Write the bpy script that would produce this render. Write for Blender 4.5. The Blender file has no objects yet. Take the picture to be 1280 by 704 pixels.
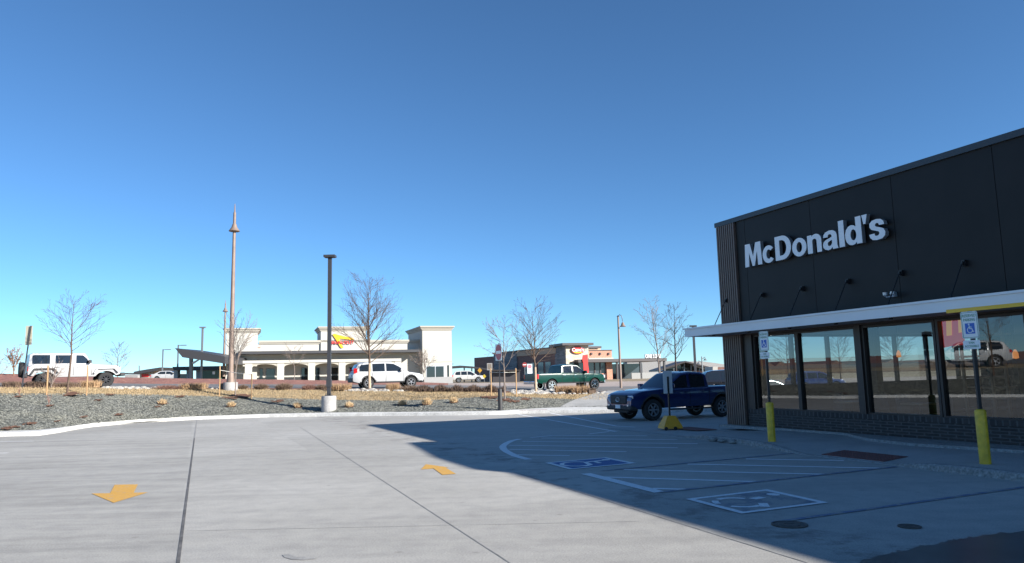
import bpy, bmesh, math, random
from mathutils import Vector, Matrix
from mathutils.geometry import tessellate_polygon
R = math.radians
random.seed(7)
scene = bpy.context.scene
COL = scene.collection

# ------------------------------------------------------------------ camera model
F = 924.0; H = 1.75; PT = math.atan(119 / F); RL = 0.024
def ray(x, y):
    a, b, c = (x - 640) / F, -(y - 352) / F, -1.0
    cr, sr = math.cos(-RL), math.sin(-RL)
    a, b = a * cr - b * sr, a * sr + b * cr
    t = math.pi / 2 + PT; ct, st = math.cos(t), math.sin(t)
    return Vector((a, b * ct - c * st, b * st + c * ct))
def G(x, y, z=0.0):
    d = ray(x, y); t = (z - H) / d.z
    return Vector((d.x * t, d.y * t, z))
def P(x, y, Y):
    d = ray(x, y); t = Y / d.y
    return Vector((d.x * t, Y, H + d.z * t))
CAMM = Matrix.Rotation(math.pi / 2 + PT, 4, 'X') @ Matrix.Rotation(-RL, 4, 'Z')
CI = CAMM.inverted()
def proj(p):
    q = CI @ (Vector(p) - Vector((0, 0, H)))
    return 640 + F * q.x / -q.z, 352 - F * q.y / -q.z

cd = bpy.data.cameras.new('camera'); cam = bpy.data.objects.new('camera', cd); COL.objects.link(cam)
cam.matrix_world = Matrix.Translation((0, 0, H)) @ CAMM
cd.sensor_width = 36; cd.lens = F / 1280 * 36; cd.clip_end = 9000; cd.clip_start = 0.05
scene.camera = cam

# ------------------------------------------------------------------ materials
MATS = {}
def nmat(name):
    m = bpy.data.materials.new(name); m.use_nodes = True
    nt = m.node_tree; b = nt.nodes['Principled BSDF']
    return m, nt, b
def mat(name, col, rough=0.6, metal=0.0, spec=None, var=0.0, vs=8.0, bump=0.0, bs=60.0, coat=0.0, emit=None, es=1.0):
    if name in MATS: return MATS[name]
    m, nt, b = nmat(name)
    c4 = (col[0], col[1], col[2], 1)
    b.inputs['Base Color'].default_value = c4
    b.inputs['Roughness'].default_value = rough
    b.inputs['Metallic'].default_value = metal
    if spec is not None: b.inputs['Specular IOR Level'].default_value = spec
    if coat: b.inputs['Coat Weight'].default_value = coat; b.inputs['Coat Roughness'].default_value = 0.04
    if emit: b.inputs['Emission Color'].default_value = (*emit, 1); b.inputs['Emission Strength'].default_value = es
    tc = nt.nodes.new('ShaderNodeTexCoord')
    if var > 0:
        n = nt.nodes.new('ShaderNodeTexNoise'); n.inputs['Scale'].default_value = vs; n.inputs['Detail'].default_value = 6
        nt.links.new(tc.outputs['Object'], n.inputs['Vector'])
        r = nt.nodes.new('ShaderNodeValToRGB')
        r.color_ramp.elements[0].position = 0.3; r.color_ramp.elements[1].position = 0.7
        r.color_ramp.elements[0].color = (col[0]*(1-var), col[1]*(1-var), col[2]*(1-var), 1)
        r.color_ramp.elements[1].color = (min(1, col[0]*(1+var)), min(1, col[1]*(1+var)), min(1, col[2]*(1+var)), 1)
        nt.links.new(n.outputs['Fac'], r.inputs['Fac']); nt.links.new(r.outputs['Color'], b.inputs['Base Color'])
    if bump > 0:
        n2 = nt.nodes.new('ShaderNodeTexNoise'); n2.inputs['Scale'].default_value = bs; n2.inputs['Detail'].default_value = 4
        nt.links.new(tc.outputs['Object'], n2.inputs['Vector'])
        bp = nt.nodes.new('ShaderNodeBump'); bp.inputs['Strength'].default_value = bump; bp.inputs['Distance'].default_value = 0.01
        nt.links.new(n2.outputs['Fac'], bp.inputs['Height']); nt.links.new(bp.outputs['Normal'], b.inputs['Normal'])
    MATS[name] = m
    return m
def N(nt, t, **kw):
    n = nt.nodes.new(t)
    for k, v in kw.items():
        if hasattr(n, k): setattr(n, k, v)
        else: n.inputs[k].default_value = v
    return n
def ramp(nt, fac, stops):
    r = nt.nodes.new('ShaderNodeValToRGB'); e = r.color_ramp.elements
    while len(e) < len(stops): e.new(0.5)
    for i, (p, c) in enumerate(stops):
        e[i].position = p; e[i].color = (*c, 1) if len(c) == 3 else c
    nt.links.new(fac, r.inputs['Fac']); return r
def mixc(nt, fac, a, b, mode='MIX'):
    m = nt.nodes.new('ShaderNodeMix'); m.data_type = 'RGBA'; m.blend_type = mode
    if isinstance(fac, (int, float)): m.inputs[0].default_value = fac
    else: nt.links.new(fac, m.inputs[0])
    for i, v in ((6, a), (7, b)):
        if isinstance(v, tuple): m.inputs[i].default_value = (*v, 1)
        else: nt.links.new(v, m.inputs[i])
    return m.outputs[2]

def concrete_mat():
    m, nt, b = nmat('lot_concrete'); L = nt.links.new
    tc = N(nt, 'ShaderNodeTexCoord')
    mp = N(nt, 'ShaderNodeMapping'); mp.inputs['Rotation'].default_value = (0, 0, R(-23)); L(tc.outputs['Object'], mp.inputs['Vector'])
    big = N(nt, 'ShaderNodeTexNoise', Scale=0.22, Detail=5.0); L(mp.outputs[0], big.inputs['Vector'])
    mp2 = N(nt, 'ShaderNodeMapping'); mp2.inputs['Rotation'].default_value = (0, 0, R(-20)); mp2.inputs['Scale'].default_value = (0.18, 2.2, 1); L(tc.outputs['Object'], mp2.inputs['Vector'])
    st = N(nt, 'ShaderNodeTexNoise', Scale=0.8, Detail=7.0, Roughness=0.6); L(mp2.outputs[0], st.inputs['Vector'])
    fine = N(nt, 'ShaderNodeTexNoise', Scale=55.0, Detail=3.0); L(tc.outputs['Object'], fine.inputs['Vector'])
    med = N(nt, 'ShaderNodeTexNoise', Scale=3.0, Detail=8.0, Roughness=0.65); L(tc.outputs['Object'], med.inputs['Vector'])
    c1 = ramp(nt, big.outputs['Fac'], [(0.3, (0.37, 0.355, 0.325)), (0.7, (0.45, 0.435, 0.405))])
    c2 = ramp(nt, st.outputs['Fac'], [(0.32, (0.72, 0.72, 0.73)), (0.5, (0.98, 0.98, 0.98)), (0.7, (1.08, 1.08, 1.08))])
    c3 = ramp(nt, fine.outputs['Fac'], [(0.3, (0.76, 0.76, 0.76)), (0.7, (1.16, 1.16, 1.16))])
    c4 = ramp(nt, med.outputs['Fac'], [(0.25, (0.84, 0.84, 0.85)), (0.6, (1.04, 1.04, 1.03))])
    x = mixc(nt, 0.42, c1.outputs[0], c2.outputs[0], 'MULTIPLY')
    x = mixc(nt, 1.0, x, c3.outputs[0], 'MULTIPLY'); x = mixc(nt, 1.0, x, c4.outputs[0], 'MULTIPLY')
    # slab panels: each pour a slightly different tone (brick texture aligned with the joints)
    br = N(nt, 'ShaderNodeTexBrick'); br.inputs['Scale'].default_value = 1.0; br.offset = 0.0
    br.inputs['Brick Width'].default_value = 2.85; br.inputs['Row Height'].default_value = 5.2; br.inputs['Mortar Size'].default_value = 0.0
    br.inputs['Color1'].default_value = (0.93, 0.93, 0.93, 1); br.inputs['Color2'].default_value = (1.05, 1.05, 1.05, 1); br.inputs['Mortar'].default_value = (0.7, 0.7, 0.7, 1)
    mp3 = N(nt, 'ShaderNodeMapping'); mp3.inputs['Rotation'].default_value = (0, 0, R(-23.08)); mp3.inputs['Location'].default_value = (0.15, 0.7, 0); L(tc.outputs['Object'], mp3.inputs['Vector'])
    L(mp3.outputs[0], br.inputs['Vector'])
    x = mixc(nt, 1.0, x, br.outputs['Color'], 'MULTIPLY')
    vs1 = N(nt, 'ShaderNodeTexVoronoi', Scale=1.6); vs1.inputs['Randomness'].default_value = 1.0; L(tc.outputs['Object'], vs1.inputs['Vector'])
    dr = ramp(nt, vs1.outputs['Distance'], [(0.0, (0.55, 0.54, 0.52)), (0.05, (0.72, 0.71, 0.7)), (0.085, (1, 1, 1))])
    x = mixc(nt, 0.6, x, dr.outputs[0], 'MULTIPLY')
    lf = N(nt, 'ShaderNodeSeparateXYZ'); L(mp3.outputs[0], lf.inputs[0])
    lm = N(nt, 'ShaderNodeMapRange'); L(lf.outputs[0], lm.inputs[0]); lm.inputs[1].default_value = 0.05; lm.inputs[2].default_value = 0.0; lm.inputs[3].default_value = 0.0; lm.inputs[4].default_value = 0.5
    wt_ = N(nt, 'ShaderNodeTexNoise', Scale=1.1, Detail=9.0, Roughness=0.7); L(mp2.outputs[0], wt_.inputs['Vector'])
    wr = ramp(nt, wt_.outputs['Fac'], [(0.36, (0.62, 0.62, 0.63)), (0.56, (1.0, 1.0, 0.99))])
    x = mixc(nt, lm.outputs[0], x, mixc(nt, 1.0, x, wr.outputs[0], 'MULTIPLY'))
    # oily dirt band in front of the stalls
    vor = N(nt, 'ShaderNodeTexNoise', Scale=1.3, Detail=10.0, Roughness=0.75); L(tc.outputs['Object'], vor.inputs['Vector'])
    sp = ramp(nt, vor.outputs['Fac'], [(0.5, (0, 0, 0)), (0.6, (1, 1, 1))])
    sx = N(nt, 'ShaderNodeSeparateXYZ'); L(mp3.outputs[0], sx.inputs[0])
    # bump
    bp = N(nt, 'ShaderNodeBump', Strength=0.25, Distance=0.004); L(fine.outputs['Fac'], bp.inputs['Height']); L(bp.outputs[0], b.inputs['Normal'])
    d0 = N(nt, 'ShaderNodeMath', operation='SUBTRACT'); L(sx.outputs[0], d0.inputs[0]); d0.inputs[1].default_value = 6.15
    d1 = N(nt, 'ShaderNodeMath', operation='ABSOLUTE'); L(d0.outputs[0], d1.inputs[0])
    d2 = N(nt, 'ShaderNodeMapRange'); L(d1.outputs[0], d2.inputs[0]); d2.inputs[1].default_value = 0.2; d2.inputs[2].default_value = 1.0; d2.inputs[3].default_value = 0.6; d2.inputs[4].default_value = 0.0
    d3 = N(nt, 'ShaderNodeMath', operation='MULTIPLY'); L(d2.outputs[0], d3.inputs[0]); L(sp.outputs[0], d3.inputs[1])
    x = mixc(nt, d3.outputs[0], x, (0.12, 0.10, 0.09))
    L(x, b.inputs['Base Color']); b.inputs['Roughness'].default_value = 0.85
    return m

def gravel_mat():
    m, nt, b = nmat('grey_gravel'); L = nt.links.new
    tc = N(nt, 'ShaderNodeTexCoord')
    v = N(nt, 'ShaderNodeTexVoronoi', Scale=14.0); L(tc.outputs['Object'], v.inputs['Vector'])
    v2 = N(nt, 'ShaderNodeTexVoronoi', Scale=5.5); L(tc.outputs['Object'], v2.inputs['Vector'])
    c = ramp(nt, v.outputs['Color'], [(0.1, (0.045, 0.046, 0.04)), (0.5, (0.145, 0.145, 0.128)), (0.9, (0.29, 0.285, 0.25))])
    sh = N(nt, 'ShaderNodeSeparateColor'); L(v.outputs['Color'], sh.inputs[0]); L(sh.outputs[0], c.inputs['Fac'])
    sh2 = N(nt, 'ShaderNodeSeparateColor'); L(v2.outputs['Color'], sh2.inputs[0])
    c2 = ramp(nt, sh2.outputs[1], [(0.0, (0.75, 0.77, 0.75)), (1.0, (1.2, 1.2, 1.15))])
    x = mixc(nt, 1.0, c.outputs[0], c2.outputs[0], 'MULTIPLY')
    nn = N(nt, 'ShaderNodeTexNoise', Scale=0.5, Detail=4.0); L(tc.outputs['Object'], nn.inputs['Vector'])
    c3 = ramp(nt, nn.outputs['Fac'], [(0.35, (0.85, 0.86, 0.88)), (0.65, (1.1, 1.08, 1.0))])
    x = mixc(nt, 1.0, x, c3.outputs[0], 'MULTIPLY'); L(x, b.inputs['Base Color'])
    bp = N(nt, 'ShaderNodeBump', Strength=0.9, Distance=0.04); L(v.outputs['Distance'], bp.inputs['Height']); bp.invert = True; L(bp.outputs[0], b.inputs['Normal'])
    b.inputs['Roughness'].default_value = 0.85
    return m

def blend_mat(name, ca, cb, scale, rough=0.9, bump=0.5, fine=40.0, cc=None, bd=0.03):
    m, nt, b = nmat(name); L = nt.links.new
    tc = N(nt, 'ShaderNodeTexCoord')
    n = N(nt, 'ShaderNodeTexNoise', Scale=scale, Detail=8.0, Roughness=0.65); L(tc.outputs['Object'], n.inputs['Vector'])
    c = ramp(nt, n.outputs['Fac'], [(0.32, ca), (0.68, cb)])
    f = N(nt, 'ShaderNodeTexNoise', Scale=fine, Detail=3.0); L(tc.outputs['Object'], f.inputs['Vector'])
    c2 = ramp(nt, f.outputs['Fac'], [(0.3, (0.7, 0.7, 0.7)), (0.7, (1.2, 1.2, 1.2))])
    x = mixc(nt, 1.0, c.outputs[0], c2.outputs[0], 'MULTIPLY')
    if cc:
        g = N(nt, 'ShaderNodeTexNoise', Scale=scale * 0.25, Detail=5.0); L(tc.outputs['Object'], g.inputs['Vector'])
        r = ramp(nt, g.outputs['Fac'], [(0.5, (0, 0, 0)), (0.62, (1, 1, 1))])
        x = mixc(nt, r.outputs[0], x, cc)
    L(x, b.inputs['Base Color']); b.inputs['Roughness'].default_value = rough
    bp = N(nt, 'ShaderNodeBump', Strength=bump, Distance=bd); L(f.outputs['Fac'], bp.inputs['Height']); L(bp.outputs[0], b.inputs['Normal'])
    MATS[name] = m
    return m

def worn_mat(name, col, under=(0.36, 0.35, 0.33), amount=0.6, scale=6.0):
    m, nt, b = nmat(name); L = nt.links.new; tc = N(nt, 'ShaderNodeTexCoord')
    n = N(nt, 'ShaderNodeTexNoise', Scale=scale, Detail=10.0, Roughness=0.75); L(tc.outputs['Object'], n.inputs['Vector'])
    r = ramp(nt, n.outputs['Fac'], [(amount - 0.06, (0, 0, 0)), (amount + 0.06, (1, 1, 1))])
    n2 = N(nt, 'ShaderNodeTexNoise', Scale=60.0, Detail=3.0); L(tc.outputs['Object'], n2.inputs['Vector'])
    r2 = ramp(nt, n2.outputs['Fac'], [(0.3, (0.8, 0.8, 0.8)), (0.7, (1.1, 1.1, 1.1))])
    L(mixc(nt, 1.0, mixc(nt, r.outputs[0], col, under), r2.outputs[0], 'MULTIPLY'), b.inputs['Base Color']); b.inputs['Roughness'].default_value = 0.8
    return m
def glass_mat(name, tint, refl, rough=0.0, extra_dark=False):
    """pane: see-through, with a mirror share that grows at glancing angles"""
    m = bpy.data.materials.new(name); m.use_nodes = True; nt = m.node_tree; nt.nodes.clear(); L = nt.links.new
    o = N(nt, 'ShaderNodeOutputMaterial'); tr = N(nt, 'ShaderNodeBsdfTransparent'); gl = N(nt, 'ShaderNodeBsdfGlossy')
    tr.inputs['Color'].default_value = (*tint, 1); gl.inputs['Roughness'].default_value = rough; gl.inputs['Color'].default_value = (0.9, 0.95, 1, 1)
    lw = N(nt, 'ShaderNodeLayerWeight'); lw.inputs['Blend'].default_value = 0.5
    pw = N(nt, 'ShaderNodeMath', operation='POWER'); L(lw.outputs['Facing'], pw.inputs[0]); pw.inputs[1].default_value = 4.0
    mr = N(nt, 'ShaderNodeMath', operation='MULTIPLY_ADD'); L(pw.outputs[0], mr.inputs[0]); mr.inputs[1].default_value = 0.7; mr.inputs[2].default_value = refl; mr.use_clamp = True
    mx = N(nt, 'ShaderNodeMixShader'); L(mr.outputs[0], mx.inputs[0]); L(tr.outputs[0], mx.inputs[1]); L(gl.outputs[0], mx.inputs[2]); L(mx.outputs[0], o.inputs['Surface'])
    return m

def brick_mat(name, ca, cb, mortar, bw=0.2, rh=0.067, vertical=False, ms=0.01, rough=0.8):
    m, nt, b = nmat(name); L = nt.links.new
    uv = N(nt, 'ShaderNodeTexCoord')
    br = N(nt, 'ShaderNodeTexBrick'); br.inputs['Scale'].default_value = 1.0
    br.inputs['Brick Width'].default_value = bw; br.inputs['Row Height'].default_value = rh; br.inputs['Mortar Size'].default_value = ms
    br.inputs['Color1'].default_value = (*ca, 1); br.inputs['Color2'].default_value = (*cb, 1); br.inputs['Mortar'].default_value = (*mortar, 1)
    sx = N(nt, 'ShaderNodeSeparateXYZ'); L(uv.outputs['Object'], sx.inputs[0])
    ad = N(nt, 'ShaderNodeMath', operation='ADD'); L(sx.outputs[0], ad.inputs[0]); L(sx.outputs[1], ad.inputs[1])
    cx = N(nt, 'ShaderNodeCombineXYZ'); L(ad.outputs[0], cx.inputs[0]); L(sx.outputs[2], cx.inputs[1]); L(cx.outputs[0], br.inputs['Vector'])
    n = N(nt, 'ShaderNodeTexNoise', Scale=9.0, Detail=5.0); L(uv.outputs['Object'], n.inputs['Vector'])
    r = ramp(nt, n.outputs['Fac'], [(0.3, (0.8, 0.8, 0.8)), (0.7, (1.15, 1.15, 1.15))])
    x = mixc(nt, 1.0, br.outputs['Color'], r.outputs[0], 'MULTIPLY'); L(x, b.inputs['Base Color'])
    bp = N(nt, 'ShaderNodeBump', Strength=0.6, Distance=0.01); L(br.outputs['Fac'], bp.inputs['Height']); bp.invert = True; L(bp.outputs[0], b.inputs['Normal'])
    b.inputs['Roughness'].default_value = rough
    return m

M = {}
M['lot'] = concrete_mat(); M['gravel'] = gravel_mat()
M['walk'] = blend_mat('walk_concrete', (0.33, 0.325, 0.31), (0.42, 0.415, 0.40), 1.2, bump=0.2, fine=70, bd=0.004)
M['kerb'] = blend_mat('kerb_concrete', (0.52, 0.51, 0.48), (0.7, 0.69, 0.66), 2.5, bump=0.3, fine=25, bd=0.01)
M['speck'] = blend_mat('exposed_footing', (0.19, 0.19, 0.185), (0.38, 0.38, 0.37), 14, bump=0.6, fine=30, bd=0.02)
M['dry_grass'] = blend_mat('dormant_grass', (0.29, 0.215, 0.12), (0.44, 0.34, 0.2), 1.6, bump=0.9, fine=30)
M['asphalt'] = blend_mat('street_asphalt', (0.15, 0.145, 0.14), (0.21, 0.2, 0.195), 0.7, bump=0.3, fine=40, bd=0.01)
M['redrock'] = blend_mat('red_crushed_rock', (0.24, 0.10, 0.075), (0.36, 0.175, 0.13), 1.1, bump=1.0, fine=6, bd=0.08)
M['tanlot'] = blend_mat('far_pavement', (0.35, 0.28, 0.24), (0.44, 0.37, 0.33), 0.4, bump=0.2, fine=10)
M['prairie'] = blend_mat('dry_prairie', (0.22, 0.17, 0.1), (0.36, 0.28, 0.18), 0.05, bump=0.4, fine=2)
M['mulch'] = blend_mat('bark_mulch', (0.13, 0.06, 0.035), (0.22, 0.11, 0.065), 8, bump=1.0, fine=30)
M['paint_white'] = worn_mat('worn_white_paint', (0.8, 0.81, 0.82), amount=0.66)
M['paint_blue'] = worn_mat('worn_blue_paint', (0.06, 0.14, 0.34), amount=0.66, scale=4.0)
M['paint_blue_faded'] = worn_mat('faded_blue_line', (0.15, 0.19, 0.30), amount=0.52)
M['paint_orange'] = worn_mat('orange_arrow_paint', (0.62, 0.34, 0.06), amount=0.61, scale=9.0)
M['joint'] = mat('joint_sealant', (0.11, 0.105, 0.10), 0.8, var=0.4, vs=4)
M['jointl'] = mat('saw_cut_joint', (0.27, 0.265, 0.255), 0.85, var=0.3, vs=4)
M['stain'] = mat('wet_stain', (0.07, 0.07, 0.075), 0.3, var=0.3, vs=2)
M['panel'] = mat('charcoal_wall_panel', (0.0085, 0.007, 0.0065), 0.55, spec=0.35, var=0.3, vs=1.2, bump=0.08, bs=3)
M['parapet_with_added_rise'] = mat('parapet_metal', (0.05, 0.053, 0.058), 0.4, metal=0.4)
M['slat'] = mat('bronze_slat', (0.16, 0.115, 0.095), 0.5, metal=0.3, var=0.1)
M['black'] = mat('black_metal', (0.018, 0.018, 0.02), 0.4, metal=0.3)
M['frame'] = mat('bronze_window_frame', (0.045, 0.038, 0.035), 0.4, metal=0.4)
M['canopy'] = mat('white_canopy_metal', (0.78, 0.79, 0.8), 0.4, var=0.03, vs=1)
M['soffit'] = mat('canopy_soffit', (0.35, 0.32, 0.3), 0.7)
M['brick'] = brick_mat('dark_brick', (0.035, 0.03, 0.03), (0.055, 0.047, 0.044), (0.10, 0.095, 0.09))
M['rowlock'] = brick_mat('dark_rowlock_brick', (0.035, 0.03, 0.03), (0.06, 0.05, 0.047), (0.10, 0.095, 0.09), bw=0.075, rh=0.3)
M['letter'] = mat('white_letter_face', (0.85, 0.86, 0.87), 0.4)
M['letter_side'] = mat('grey_letter_return', (0.16, 0.17, 0.18), 0.5)
M['yellow'] = mat('yellow_enamel', (0.68, 0.44, 0.03), 0.45, var=0.22, vs=9, bump=0.3, bs=30)
M['yellow2'] = mat('yellow_moulded_base', (0.8, 0.37, 0.025), 0.5, var=0.08, vs=6)
M['gold'] = mat('golden_yellow_panel', (0.85, 0.5, 0.02), 0.4)
M['red'] = mat('red_panel', (0.62, 0.03, 0.025), 0.4)
M['signwhite'] = mat('sign_white_sheet', (0.8, 0.82, 0.82), 0.35)
M['signgreen'] = mat('sign_green_ink', (0.02, 0.22, 0.1), 0.4)
M['signblue'] = mat('sign_blue_ink', (0.02, 0.12, 0.5), 0.4)
M['signback'] = mat('bare_aluminium', (0.55, 0.56, 0.57), 0.4, metal=0.6)
M['signtan'] = mat('weathered_sign_back', (0.5, 0.47, 0.36), 0.6)
M['pole_dark'] = mat('dark_bronze_pole', (0.055, 0.055, 0.06), 0.45, metal=0.3)
M['pole_tan'] = mat('rusty_tan_pole', (0.25, 0.185, 0.15), 0.6, metal=0.2, var=0.15, vs=2)
M['pole_grey'] = mat('grey_pole', (0.2, 0.22, 0.23), 0.5, metal=0.3)
M['cbase'] = blend_mat('pole_base_concrete', (0.3, 0.29, 0.28), (0.42, 0.41, 0.4), 3, bump=0.3, fine=30, bd=0.01)
M['stucco'] = mat('white_stucco', (0.5, 0.48, 0.43), 0.85, var=0.03, vs=0.6, bump=0.2, bs=20)
M['stucco2'] = mat('cream_trim', (0.42, 0.39, 0.33), 0.8, var=0.03)
M['stucco_grey'] = mat('grey_wainscot', (0.3, 0.3, 0.3), 0.8, var=0.1)
M['darkroof'] = mat('dark_fascia', (0.05, 0.05, 0.055), 0.5)
M['darkglass'] = mat('dark_tinted_glass', (0.015, 0.02, 0.025), 0.04, spec=0.8)
M['midglass'] = mat('shop_glass', (0.05, 0.065, 0.08), 0.06, spec=0.8)
M['bark'] = mat('grey_brown_bark', (0.12, 0.08, 0.058), 0.9, var=0.25, vs=10)
M['bark_pale'] = mat('pale_young_bark', (0.22, 0.175, 0.15), 0.85, var=0.2, vs=8)
M['bark_dark'] = mat('dark_wet_bark', (0.06, 0.045, 0.04), 0.9, var=0.2, vs=10)
M['wrap'] = mat('tan_trunk_wrap', (0.48, 0.36, 0.25), 0.85, var=0.1)
M['stake'] = mat('pine_stake', (0.42, 0.26, 0.13), 0.8, var=0.15, vs=6)
M['twine'] = mat('stake_strap', (0.7, 0.68, 0.62), 0.7)
M['shrub_tan'] = mat('tan_dry_shrub', (0.38, 0.25, 0.14), 0.9, var=0.35, vs=9)
M['shrub_brown'] = mat('brown_dry_shrub', (0.17, 0.115, 0.08), 0.9, var=0.35, vs=9)
M['shrub_red'] = mat('reddish_bare_shrub', (0.24, 0.13, 0.1), 0.9, var=0.3, vs=9)
M['hedge'] = mat('dark_dormant_hedge', (0.085, 0.055, 0.04), 0.9, var=0.4, vs=5)
M['tuft'] = mat('straw_tuft', (0.58, 0.42, 0.24), 0.9, var=0.3, vs=12)
M['rock'] = mat('pale_cobble', (0.4, 0.38, 0.345), 0.8, var=0.2, vs=3)
M['leafbrown'] = mat('clinging_brown_leaf', (0.26, 0.14, 0.08), 0.9, var=0.3)
M['tyre'] = mat('tyre_rubber', (0.022, 0.022, 0.023), 0.8)
M['rim'] = mat('alloy_rim', (0.55, 0.56, 0.58), 0.28, metal=0.8)
M['rimdark'] = mat('black_alloy_rim', (0.06, 0.06, 0.065), 0.3, metal=0.6); M['rimgrey'] = mat('machined_dark_rim', (0.35, 0.36, 0.38), 0.35, metal=0.5)
M['plastic'] = mat('black_plastic_trim', (0.03, 0.03, 0.032), 0.6)
M['under'] = mat('underbody_black', (0.012, 0.012, 0.012), 0.9)
M['lamp_red'] = mat('red_lamp_lens', (0.55, 0.015, 0.02), 0.15, coat=0.6)
M['lamp_clear'] = mat('clear_lamp_lens', (0.65, 0.68, 0.7), 0.12, metal=0.4, coat=0.6)
M['amber'] = mat('amber_lens', (0.8, 0.3, 0.03), 0.2)
M['chrome'] = mat('bright_chrome', (0.75, 0.76, 0.78), 0.12, metal=1.0)
M['carwhite'] = mat('white_car_paint', (0.45, 0.455, 0.46), 0.4, coat=0.3)
M['carblue'] = mat('deep_blue_car_paint', (0.006, 0.022, 0.115), 0.28, metal=0.25, coat=1.0)
M['cargreen'] = mat('dark_green_car_paint', (0.003, 0.045, 0.033), 0.22, metal=0.0, spec=0.35)
M['carsilver'] = mat('silver_car_paint', (0.35, 0.4, 0.42), 0.3, metal=0.7, coat=0.8)
M['carblack'] = mat('black_car_paint', (0.015, 0.016, 0.02), 0.25, coat=1.0)
M['carred'] = mat('red_car_paint', (0.35, 0.03, 0.03), 0.3, coat=0.8)
M['orangebrick'] = brick_mat('orange_brick', (0.48, 0.2, 0.12), (0.55, 0.25, 0.16), (0.5, 0.36, 0.3), bw=0.6, rh=0.2, ms=0.02)
M['brownbrick'] = brick_mat('brown_brick', (0.2, 0.09, 0.065), (0.26, 0.12, 0.09), (0.25, 0.2, 0.18), bw=0.6, rh=0.2, ms=0.02)
M['greystone'] = brick_mat('grey_ledgestone', (0.15, 0.15, 0.16), (0.28, 0.27, 0.27), (0.12, 0.12, 0.12), bw=0.7, rh=0.22, ms=0.015)
M['creamstone'] = brick_mat('cream_ledgestone', (0.5, 0.42, 0.33), (0.72, 0.63, 0.52), (0.42, 0.36, 0.3), bw=0.8, rh=0.28, ms=0.015)
M['tanstucco'] = mat('tan_stucco_band', (0.55, 0.38, 0.26), 0.85, var=0.05)
M['awnbrown'] = mat('bronze_flashing', (0.08, 0.07, 0.07), 0.5, metal=0.3)
M['greenbox'] = mat('green_utility_paint', (0.07, 0.13, 0.1), 0.5)
M['redstrip'] = mat('red_painted_kerb', (0.5, 0.2, 0.15), 0.8, var=0.2)
M['domes'] = mat('brick_red_tactile', (0.17, 0.065, 0.055), 0.7, var=0.15)
M['iron'] = mat('cast_iron', (0.1, 0.09, 0.08), 0.6, metal=0.5, var=0.2)
M['floor_in'] = mat('grey_tile_floor', (0.16, 0.15, 0.14), 0.35, var=0.1)
M['wall_in'] = mat('warm_inner_wall', (0.28, 0.25, 0.22), 0.7)
M['ceil_in'] = mat('white_ceiling', (0.6, 0.6, 0.58), 0.8)
M['wood'] = mat('oak_slat', (0.3, 0.19, 0.11), 0.5, var=0.15)
M['darkseat'] = mat('dark_vinyl_seat', (0.03, 0.028, 0.03), 0.5)
M['glow'] = mat('amber_pendant_glow', (0.9, 0.45, 0.15), 0.5, emit=(1.0, 0.36, 0.10), es=0.35); M['red_glow'] = mat('glowing_red_panel', (0.5, 0.02, 0.02), 0.4, emit=(1.0, 0.03, 0.03), es=0.13); M['gold_glow'] = mat('glowing_golden_arch', (0.8, 0.45, 0.02), 0.4, emit=(1.0, 0.45, 0.02), es=0.22)  # red panel and golden arches carry an added faint glow
M['glass'] = glass_mat('storefront_glass', (0.6, 0.64, 0.64), 0.085)
M['carglass'] = glass_mat('clear_car_glass', (0.35, 0.42, 0.42), 0.05)

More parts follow.
